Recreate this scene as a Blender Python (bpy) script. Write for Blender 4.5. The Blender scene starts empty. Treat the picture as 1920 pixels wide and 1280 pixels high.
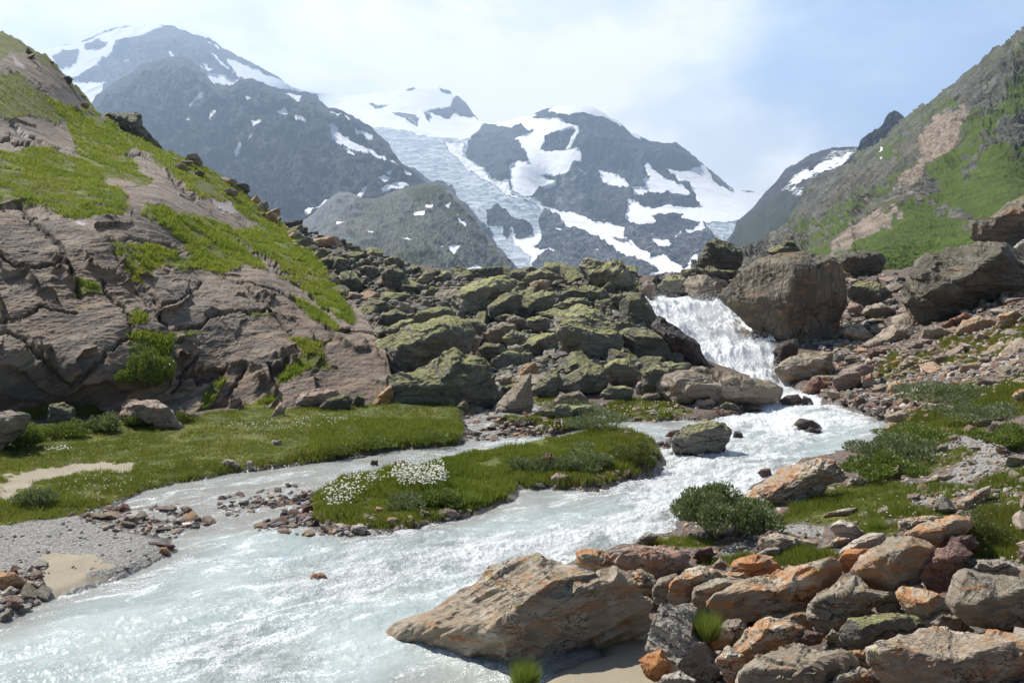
import bpy, bmesh, math, random
import numpy as np
from mathutils import Vector

# ------------------------------------------------------------------ camera, sky, sun, exposure
random.seed(7); rng = np.random.default_rng(7)
SC = bpy.context.scene
COL = SC.collection
F = 1493.0; HY = 540.0; CH = 4.0          # focal length (px of a 1920 wide frame), horizon row, camera height

cam = bpy.data.cameras.new('camera'); camo = bpy.data.objects.new('camera', cam); COL.objects.link(camo)
camo.location = (0, 0, CH); camo.rotation_euler = (math.radians(90), 0, 0)
cam.sensor_width = 36; cam.lens = 36 * F / 1920; cam.shift_y = -(640 - HY) / 1920
cam.clip_start = 0.1; cam.clip_end = 40000
SC.camera = camo

SUN_EL, SUN_AZ = math.radians(54), math.radians(-60)
SD = Vector((math.sin(SUN_AZ) * math.cos(SUN_EL), math.cos(SUN_AZ) * math.cos(SUN_EL), math.sin(SUN_EL)))
sl = bpy.data.lights.new('sun', 'SUN'); sl.energy = 5.0; sl.angle = math.radians(0.5); sl.color = (1, .95, .87)
slo = bpy.data.objects.new('sun', sl); COL.objects.link(slo); slo.rotation_euler = SD.to_track_quat('Z', 'Y').to_euler()

SC.view_settings.view_transform = 'Standard'; SC.view_settings.look = 'None'
SC.view_settings.exposure = 0.76; SC.view_settings.gamma = 1
SC.cycles.max_bounces = 5; SC.cycles.diffuse_bounces = 2; SC.cycles.glossy_bounces = 2
SC.cycles.transmission_bounces = 2; SC.cycles.transparent_max_bounces = 4; SC.cycles.volume_bounces = 0
SC.cycles.use_adaptive_sampling = True; SC.cycles.adaptive_threshold = 0.02
SC.cycles.sample_clamp_indirect = 4; SC.cycles.sample_clamp_direct = 0
SC.cycles.caustics_reflective = False; SC.cycles.caustics_refractive = False

class NT:
    def __init__(s, tree): s.t = tree; tree.nodes.clear()
    def n(s, typ, props=None, **ins):
        nd = s.t.nodes.new(typ)
        for k, v in (props or {}).items(): setattr(nd, k, v)
        for k, v in ins.items():
            k2 = int(k[1:]) if k[0] == 'i' and k[1:].isdigit() else k.replace('_', ' ')
            s.put(nd.inputs[k2], v)
        return nd
    def put(s, sock, v):
        if isinstance(v, bpy.types.Node): v = v.outputs[0]
        if isinstance(v, bpy.types.NodeSocket): s.t.links.new(v, sock)
        else:
            if hasattr(sock.default_value, '__len__') and hasattr(v, '__len__') and len(sock.default_value) == 4 and len(v) == 3: v = (*v, 1)
            sock.default_value = v
    def m(s, op, a, b=0.0, c=None, clamp=False):
        kw = dict(i0=a, i1=b)
        if c is not None: kw['i2'] = c
        return s.n('ShaderNodeMath', dict(operation=op, use_clamp=clamp), **kw).outputs[0]
    def vm(s, op, a, b=(0, 0, 0)):
        return s.n('ShaderNodeVectorMath', dict(operation=op), i0=a, i1=b).outputs[0]
    def noise(s, vec, scale, detail=5, rough=.55, dist=0.0, out=0, typ='FBM'):
        return s.n('ShaderNodeTexNoise', dict(noise_type=typ), Vector=vec, Scale=scale, Detail=detail, Roughness=rough, Distortion=dist).outputs[out]
    def step(s, v, lo, hi, a=0.0, b=1.0):
        nd = s.n('ShaderNodeMapRange', dict(interpolation_type='SMOOTHSTEP'))
        s.put(nd.inputs[0], v)
        for i, x in enumerate((lo, hi, a, b)): s.put(nd.inputs[i + 1], x)
        return nd.outputs[0]
    def mix(s, f, a, b, mode='MIX'):
        nd = s.t.nodes.new('ShaderNodeMix'); nd.data_type = 'RGBA'; nd.blend_type = mode
        s.put(nd.inputs[0], f); s.put(nd.inputs[6], a); s.put(nd.inputs[7], b)
        return nd.outputs[2]
    def attr(s, name): return s.n('ShaderNodeAttribute', dict(attribute_name=name))
    def sep(s, v): return s.n('ShaderNodeSeparateColor', None, i0=v).outputs
    def xyz(s, v): return s.n('ShaderNodeSeparateXYZ', None, i0=v).outputs
    def out(s, surf=None, vol=None):
        o = s.n('ShaderNodeOutputMaterial')
        if surf is not None: s.put(o.inputs[0], surf)
        if vol is not None: s.put(o.inputs[1], vol)
    def bump(s, h, strength, dist, normal=None):
        nd = s.n('ShaderNodeBump', None, Strength=strength, Distance=dist, Height=h)
        if normal is not None: s.put(nd.inputs['Normal'], normal)
        return nd.outputs[0]

def newmat(name):
    m = bpy.data.materials.new(name); m.use_nodes = True
    return m, NT(m.node_tree)

W = bpy.data.worlds.new('World'); SC.world = W; W.use_nodes = True
w = NT(W.node_tree)
g = w.n('ShaderNodeTexCoord').outputs['Generated']
sky = w.n('ShaderNodeTexSky', dict(sky_type='NISHITA', sun_disc=False, sun_elevation=SUN_EL, sun_rotation=SUN_AZ, altitude=1900, air_density=1.2, dust_density=0.6, ozone_density=1.6))
def wdir(px, py):
    v = Vector(((px - 960) / F, 1, (HY - py) / F)).normalized(); return tuple(v)
sx, sy, sz = w.xyz(g)
gw = w.vm('ADD', g, w.n('ShaderNodeVectorMath', dict(operation='SCALE'), i0=w.noise(g, 3.2, 6, .6, out=1), Scale=.22).outputs[0])
# blue windows in the cloud: soft openings round three directions of the real sky
def window(px, py, r0, r1):
    d = w.n('ShaderNodeVectorMath', dict(operation='DISTANCE'), i0=gw, i1=tuple(a + .11 for a in wdir(px, py))).outputs['Value']
    return w.step(d, r0, r1, 1, 0)
cl = w.n('ShaderNodeCombineXYZ', None, X=w.m('MULTIPLY', sx, 1.0), Y=w.m('MULTIPLY', sy, 1.0), Z=w.m('MULTIPLY', sz, 2.1))
n1 = w.noise(cl, 2.3, 8, .55, .35)
n2 = w.noise(cl, 5.5, 8, .6, .3)
hole = w.m('MAXIMUM', window(1640, 60, .06, .34), w.m('MULTIPLY', window(1210, -30, .0, .22), .55))
hole = w.m('MAXIMUM', hole, w.m('MULTIPLY', window(1560, 215, .0, .15), .35))
cover = w.m('SUBTRACT', w.m('ADD', w.m('MULTIPLY', n1, .9), w.m('MULTIPLY', n2, .45)), w.m('MULTIPLY', hole, .50))
cover = w.m('MULTIPLY', w.step(cover, .08, .56), w.m('MULTIPLY', w.step(sy, -.35, .55), w.step(sz, .60, .36)))   # cloud kept over the valley head; unseen sky overhead and behind cleared to cut ambient
shade = w.noise(cl, 3.3, 6, .55, .2)
cloudcol = w.mix(w.step(w.m('ADD', w.m('MULTIPLY', shade, .7), w.m('MULTIPLY', n2, .3)), .42, .56), (11.4, 11.7, 12.1), (15.8, 15.6, 15.6))
skyc = w.mix(w.m('MULTIPLY', w.step(sy, .2, .7), .6), sky, (6.0, 9.0, 13.6))
col = w.mix(cover, skyc, cloudcol)
bg = w.n('ShaderNodeBackground', None, Color=col, Strength=0.06)
wo = w.n('ShaderNodeOutputWorld'); w.put(wo.inputs[0], bg)

# ------------------------------------------------------------------ numpy helpers
_p = np.random.default_rng(3).permutation(256).astype(np.int32); _p = np.concatenate([_p, _p, _p])
_gr = np.random.default_rng(5).normal(size=(256, 3)).astype(np.float32); _gr /= np.linalg.norm(_gr, axis=1)[:, None]
def perlin(x, y, z):
    xi = np.floor(x).astype(np.int32); yi = np.floor(y).astype(np.int32); zi = np.floor(z).astype(np.int32)
    fx = (x - xi).astype(np.float32); fy = (y - yi).astype(np.float32); fz = (z - zi).astype(np.float32)
    u = fx * fx * fx * (fx * (fx * 6 - 15) + 10); v = fy * fy * fy * (fy * (fy * 6 - 15) + 10); t = fz * fz * fz * (fz * (fz * 6 - 15) + 10)
    r = 0
    for dx in (0, 1):
        a = _p[(xi + dx) & 255]; wx = u if dx else 1 - u
        for dy in (0, 1):
            b = _p[a + ((yi + dy) & 255)]; wy = v if dy else 1 - v
            for dz in (0, 1):
                gr = _gr[_p[b + ((zi + dz) & 255)]]; wz = t if dz else 1 - t
                r = r + wx * wy * wz * (gr[..., 0] * (fx - dx) + gr[..., 1] * (fy - dy) + gr[..., 2] * (fz - dz))
    return r * 1.6
def fbm(P, scale, octs=5, gain=.5, ridged=False, off=0.0, st=(1, 1, 1)):
    x = P[..., 0] * scale * st[0] + off * 17.3; y = P[..., 1] * scale * st[1] + off * 5.1; z = P[..., 2] * scale * st[2] + off * 9.7
    a = 1.0; s = 0; tot = 0
    for k in range(octs):
        n = perlin(x, y, z)
        if ridged: n = (1 - np.abs(n)) ** 2 * 1.6 - .9
        s = s + a * n; tot += a; a *= gain
        x = x * 2.03 + 11.1; y = y * 2.03 + 3.7; z = z * 2.03 + 7.9
    return s / tot * 1.5
def sstep(a, b, x):
    t = np.clip((x - a) / (b - a), 0, 1); return t * t * (3 - 2 * t)

class TPS:
    def __init__(s, P, v, lam=1e-3):
        s.P = np.asarray(P, float); n = len(s.P)
        K = s.k(s.P, s.P) + lam * np.eye(n); A = np.zeros((n + 3, n + 3)); A[:n, :n] = K
        A[:n, n] = 1; A[:n, n + 1:] = s.P; A[n, :n] = 1; A[n + 1:, :n] = s.P.T
        s.w = np.linalg.solve(A, np.concatenate([np.asarray(v, float), np.zeros(3)])); s.n = n
    def k(s, A, B):
        r2 = ((A[:, None, :] - B[None]) ** 2).sum(-1) + 1e-9
        return .5 * r2 * np.log(r2)
    def __call__(s, X):
        X = np.asarray(X, float); sh = X.shape[:-1]; X = X.reshape(-1, 2); o = np.empty(len(X))
        for i in range(0, len(X), 40000):
            q = X[i:i + 40000]; o[i:i + 40000] = s.k(q, s.P) @ s.w[:s.n] + s.w[s.n] + q @ s.w[s.n + 1:]
        return o.reshape(sh)

def inpoly(x, y, poly):
    poly = np.asarray(poly, float); x0, y0 = poly.min(0); x1, y1 = poly.max(0)
    r = np.zeros(x.shape, bool); m = (x >= x0) & (x <= x1) & (y >= y0) & (y <= y1)
    if not m.any(): return r
    xs, ys = x[m], y[m]; c = np.zeros(xs.shape, bool); n = len(poly)
    for i in range(n):
        ax, ay = poly[i]; bx, by = poly[(i + 1) % n]
        if ay == by: continue
        t = ((ay > ys) != (by > ys)) & (xs < (bx - ax) * (ys - ay) / (by - ay) + ax); c ^= t
    r[m] = c; return r
def sdf(x, y, poly):
    """signed distance, positive inside"""
    poly = np.asarray(poly, float); d = np.full(x.shape, 1e18); n = len(poly)
    for i in range(n):
        a = poly[i]; b = poly[(i + 1) % n]; e = b - a; L = max((e * e).sum(), 1e-12)
        t = np.clip(((x - a[0]) * e[0] + (y - a[1]) * e[1]) / L, 0, 1)
        d = np.minimum(d, (x - a[0] - t * e[0]) ** 2 + (y - a[1] - t * e[1]) ** 2)
    return np.where(inpoly(x, y, poly), 1, -1) * np.sqrt(d)
def lined(x, y, pts):
    d = np.full(x.shape, 1e18)
    for a, b in zip(pts[:-1], pts[1:]):
        a = np.array(a, float); b = np.array(b, float); e = b - a; L = max((e * e).sum(), 1e-9)
        t = np.clip(((x - a[0]) * e[0] + (y - a[1]) * e[1]) / L, 0, 1)
        d = np.minimum(d, (x - a[0] - t * e[0]) ** 2 + (y - a[1] - t * e[1]) ** 2)
    return np.sqrt(d)

# pixel frames of the enlarged views the outlines were read from
def ZF(ox, oy, s): return lambda pts: [(ox + x / s, oy + y / s) for x, y in pts]
Z1 = ZF(0, 0, 3); Z2 = ZF(0, 380, 2.667); Z3 = ZF(540, 120, 2.909); Z4 = ZF(900, 160, 3); Z5 = ZF(560, 420, 2.743)
Z6 = ZF(1180, 420, 2.595); Z7 = ZF(1300, 40, 2.461); Z8 = ZF(0, 740, 2)
B1 = ZF(560, 740, 2.595); B2 = ZF(700, 960, 3.097); B3 = ZF(1200, 900, 2.667); B4 = ZF(1280, 620, 3)
ID = lambda p: p

def unproj(px, py, Y): return np.stack([(px - 960) / F * Y, Y + 0 * px, CH + (HY - py) / F * Y], -1)
def proj(P): return 960 + P[..., 0] / P[..., 1] * F, HY - (P[..., 2] - CH) / P[..., 1] * F

def mk_mesh(name, V, Fc, mat, attrs=None, smooth=True):
    """V (n,3); Fc (m,k) one polygon size"""
    me = bpy.data.meshes.new(name); V = np.asarray(V, np.float32); Fc = np.asarray(Fc, np.int32)
    me.vertices.add(len(V)); me.vertices.foreach_set('co', V.ravel())
    k = Fc.shape[1]; me.loops.add(Fc.size); me.loops.foreach_set('vertex_index', Fc.ravel())
    me.polygons.add(len(Fc)); me.polygons.foreach_set('loop_start', np.arange(0, Fc.size, k, dtype=np.int32))
    me.polygons.foreach_set('loop_total', np.full(len(Fc), k, np.int32))
    me.polygons.foreach_set('use_smooth', np.full(len(Fc), smooth, bool))
    for an, A in (attrs or {}).items():
        at = me.color_attributes.new(an, 'FLOAT_COLOR', 'POINT'); at.data.foreach_set('color', np.asarray(A, np.float32).ravel())
    me.update(calc_edges=True); me.validate()
    if mat is not None: me.materials.append(mat)
    return me
def mk_obj(name, me, parent=None, loc=None):
    o = bpy.data.objects.new(name, me); COL.objects.link(o)
    if parent is not None: o.parent = parent
    if loc is not None: o.location = loc
    return o
def tag(o, label, cat=None, group=None, kind=None):
    if label: o['label'] = label
    if cat: o['category'] = cat
    if group: o['group'] = group
    if kind: o['kind'] = kind
    return o
def grid_faces(nr, nc, keep=None):
    i = np.arange(nr * nc).reshape(nr, nc)
    f = np.stack([i[:-1, :-1], i[:-1, 1:], i[1:, 1:], i[1:, :-1]], -1).reshape(-1, 4)
    if keep is not None:
        k = keep[:-1, :-1] & keep[:-1, 1:] & keep[1:, 1:] & keep[1:, :-1]; f = f[k.ravel()]
    return f
def gnormals(P):
    du = np.gradient(P, axis=1); dv = np.gradient(P, axis=0)
    n = np.cross(du, dv); n /= np.linalg.norm(n, axis=-1)[..., None] + 1e-12
    return n
def compact(V, Fc, *A):
    u, inv = np.unique(Fc, return_inverse=True)
    return (V[u], inv.reshape(Fc.shape)) + tuple(a[u] for a in A)
def blur(a, n=1):
    for _ in range(n):
        b = np.pad(a, 1, mode='edge'); a = (b[1:-1, 1:-1] * 4 + b[:-2, 1:-1] + b[2:, 1:-1] + b[1:-1, :-2] + b[1:-1, 2:]) / 8
    return a
# ------------------------------------------------------------------ far relief: mountains, valley sides
def relief(name, top, bot, ctrl, step, amp, nscale, paint, mat, nrow=None, back=24, backs=(.02, .5), jag=1.5, st=(1, 1, .55), snow_keep=.12, cracks=None, wob=4.0, disp=None, kind='structure', label=None, nblur=1, fac=3.0, emin=.2):
    """a hillside read from the photograph: ridge line, foot line and the distance of control points; real size and distance, crags by noise"""
    top = np.array(top, float); bot = np.array(bot, float)
    c = np.arange(top[0, 0], top[-1, 0] + step, step); nc = len(c)
    tp = np.interp(c, top[:, 0], top[:, 1]); bt = np.interp(c, bot[:, 0], bot[:, 1])
    q = np.stack([c * .11, c * 0, c * 0], -1); tp = tp + fbm(q, 1, 5, .65, off=len(name)) * jag
    nr = nrow or int((bt - tp).max() / step * 1.0)
    s = np.linspace(0, 1, nr)[:, None]
    PX = np.broadcast_to(c, (nr, nc)).copy(); PY = bt[None] * (1 - s) + np.minimum(tp, bt - 1)[None] * s
    ctrl = np.array(ctrl, float); tps = TPS(ctrl[:, :2] / 200, np.log(ctrl[:, 2]), 1e-4)
    Y = np.exp(tps(np.stack([PX, PY], -1) / 200))
    P = unproj(PX, PY, Y)
    # masks
    wx = PX + fbm(P * 0 + np.stack([PX, PY, PX * 0], -1), .05, 4, .6, off=1) * wob; wy = PY + fbm(np.stack([PX, PY, PX * 0 + 9], -1), .05, 4, .6, off=2) * wob
    A = np.zeros((nr, nc, 4), np.float32); 
    for ch, poly, val in paint:
        m = inpoly(wx, wy, poly)
        if ch == 'rock': A[m] = 0
        else:
            A[m] = 0; A[m, ch] = val
    for _ in range(4): A[..., _] = blur(A[..., _], nblur)
    N = gnormals(P)
    if N[nr // 2, nc // 2, 1] > 0: N = -N
    sm = np.clip(A[..., 0] + .8 * A[..., 1], 0, 1)
    d = fbm(P, nscale, 7, .52, True, off=3, st=st) + .45 * fbm(P, nscale * 3.1, 5, .6, True, off=4, st=(1, 1, .35))
    if disp is not None: d, ampm = disp(P, PX, PY, A, d)
    else: ampm = amp
    vw = P - np.array([0, 0, CH]); vw /= np.linalg.norm(vw, axis=-1)[..., None]; facing = np.clip(np.abs((N * vw).sum(-1)) * fac, .3, 1)
    d = d * ampm * (1 - (1 - snow_keep) * sm) * facing
    edge = np.clip((1 - s) * 12, emin, 1) # keep the ridge line where it belongs
    P = P + N * (d * edge)[..., None]
    if cracks is not None: P, A = cracks(P, PX, PY, A, N)
    bk = []
    t = P[-1].copy()
    for k in range(1, back + 1):
        r = t.copy(); f = backs[0] * k * (1 + k * .08)
        r[:, 0] *= (1 + f); r[:, 1] *= (1 + f); r[:, 2] -= f * t[:, 1] * backs[1]
        r += np.random.default_rng(k).normal(size=r.shape) * t[:, 1:2] * .001
        bk.append(r)
    if bk:
        P = np.concatenate([P, np.array(bk)], 0); A = np.concatenate([A, np.repeat(A[-1:], back, 0)], 0)
    me = mk_mesh(name, P.reshape(-1, 3), grid_faces(P.shape[0], nc), mat, dict(m=A.reshape(-1, 4)), smooth=(name == 'right_valley_side'))
    o = mk_obj(name, me); tag(o, label, kind=kind); return o, P, PX, PY, A, N

def mountain_mat(name, sc, rock=((.055, .06, .065), (.13, .13, .13)), greenc=(.055, .075, .025), bumpd=12, pale=(.20, .20, .19), nz=.16, brown=.5):
    m, t = newmat(name)
    pos = t.n('ShaderNodeNewGeometry').outputs['Position']
    mp = t.n('ShaderNodeMapping', None, Vector=pos, Scale=(1, 1, .5)).outputs[0]
    at = t.attr('m'); r, gch, b = t.sep(at.outputs['Color']); al = at.outputs['Alpha']
    a1 = t.noise(mp, sc, 8, .68); a2 = t.noise(mp, sc * 5, 6, .7)
    br = t.noise(pos, sc * 9, 5, .7)
    rk = t.mix(t.step(t.m('ADD', t.m('MULTIPLY', a1, .6), t.m('MULTIPLY', a2, .4)), .40, .60), rock[0], rock[1])
    rk = t.mix(t.step(t.noise(t.n('ShaderNodeMapping', None, Vector=pos, Rotation=(.4, .2, 0), Scale=(1, 1, 3)).outputs[0], sc * 7, 7, .78, .5), .50, .62, 0, .30), rk, tuple(x * 1.7 for x in rock[1]))
    rk = t.mix(t.step(t.noise(pos, sc * .6, 4, .6), .52, .66, 0, brown), rk, (.15, .12, .09))
    gn = t.mix(t.step(a2, .42, .58), tuple(x * .75 for x in greenc), greenc)
    nzz = t.xyz(t.n('ShaderNodeNewGeometry').outputs['Normal'])[2]
    gf = t.step(t.m('ADD', t.m('ADD', b, t.m('MULTIPLY', t.m('SUBTRACT', a2, .5), 1.6)), t.m('MULTIPLY', t.m('SUBTRACT', nzz, .55), .5)), .35, .6)
    rk = t.mix(t.step(t.noise(pos, sc * 1.7, 6, .7, .5), .53, .62, 0, .7), rk, tuple(x * .45 for x in rock[0]))
    c = t.mix(gf, rk, gn)
    sc2 = t.mix(t.step(br, .42, .6), tuple(x * .6 for x in pale), pale)
    c = t.mix(t.step(t.m('ADD', al, t.m('MULTIPLY', t.m('SUBTRACT', t.m('ADD', t.m('MULTIPLY', a2, .6), t.m('MULTIPLY', br, .4)), .5), 1.6)), .35, .6), c, sc2)
    ice = t.mix(t.step(t.noise(t.n('ShaderNodeMapping', None, Vector=pos, Scale=(1, 1, 2.5)).outputs[0], sc * 3.5, 8, .72, .8), .40, .60), (.24, .30, .35), (.66, .70, .73))
    c = t.mix(t.step(t.m('ADD', gch, t.m('MULTIPLY', t.m('SUBTRACT', a2, .5), .5)), .35, .6), c, ice)
    sf = t.step(t.m('ADD', r, t.m('MULTIPLY', t.m('SUBTRACT', t.m('ADD', t.m('MULTIPLY', a2, .5), t.m('MULTIPLY', br, .5)), .5), nz * 9)), .42, .56)
    dirt = t.mix(t.step(t.noise(pos, sc * 2.2, 7, .65, .5), .5, .75), (.86, .86, .87), (.62, .60, .58))
    c = t.mix(sf, c, dirt)
    h = t.m('MULTIPLY', t.m('ADD', t.m('MULTIPLY', a2, .7), t.m('MULTIPLY', br, .5)), t.m('SUBTRACT', 1, t.m('MULTIPLY', sf, .9)))
    t.out(t.n('ShaderNodeBsdfPrincipled', None, Base_Color=c, Roughness=.9, Specular_IOR_Level=.2, Normal=t.bump(h, .9, bumpd)))
    return m

MFAR = mountain_mat('far_rock_and_snow', .004, rock=((.018, .022, .03), (.075, .08, .088)), bumpd=26, brown=.08)
MMID = mountain_mat('mid_mountain_rock', .008, rock=((.015, .02, .026), (.068, .073, .074)), greenc=(.042, .056, .024), bumpd=18, brown=.12)

# --- far massif
top = [(-300, 110), (60, 95), (80, 92), (150, 80), (213, 52), (250, 49), (290, 47), (320, 48), (345, 58), (365, 66), (395, 71), (415, 88), (445, 105), (480, 125), (515, 140), (545, 163), (575, 172), (602, 175), (657, 179), (735, 171), (762, 169), (775, 163), (782, 168), (808, 167), (822, 164), (844, 171), (850, 181), (859, 179), (872, 192), (887, 213), (904, 232), (918, 232), (932, 230), (994, 217), (1018, 205), (1038, 201), (1056, 199), (1111, 200), (1140, 217), (1167, 232), (1183, 248), (1200, 253), (1220, 263), (1243, 268), (1270, 267), (1283, 277), (1303, 293), (1320, 310), (1350, 333), (1377, 357), (1387, 360), (1400, 357), (1420, 361), (1440, 362), (1600, 380), (1760, 400)]
bot = [(-300, 545), (1760, 545)]
ctrl = [(-300, 110, 7000), (100, 92, 7000), (305, 48, 6500), (545, 163, 6300), (180, 170, 6200), (330, 140, 5900), (450, 190, 5600), (200, 260, 5200), (600, 176, 7500), (770, 166, 7600), (880, 210, 7000), (600, 240, 6200), (700, 270, 5600), (850, 270, 5600), (870, 340, 4600), (930, 340, 4550), (980, 310, 4800), (1000, 250, 5600), (1050, 201, 5600), (1110, 202, 5500), (1150, 300, 5000), (1030, 340, 4750), (990, 380, 4200), (1060, 370, 4500), (1270, 268, 5400), (1350, 335, 5200), (1430, 362, 5200), (1250, 345, 4700), (1220, 385, 4200), (1100, 420, 3900), (1040, 340, 4700), (950, 440, 3600), (980, 500, 3000), (1100, 480, 3200), (1200, 450, 3500), (1290, 420, 3800), (1400, 400, 4300), (1380, 450, 3500), (1250, 500, 2900), (1080, 510, 2700), (900, 545, 2600), (400, 545, 2700), (-300, 545, 3000), (-300, 300, 4500), (1500, 545, 2600), (1760, 400, 5000), (1760, 545, 2700), (700, 400, 4000), (500, 400, 3600)]
S, I, G_, C_ = 0, 1, 2, 3
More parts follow.
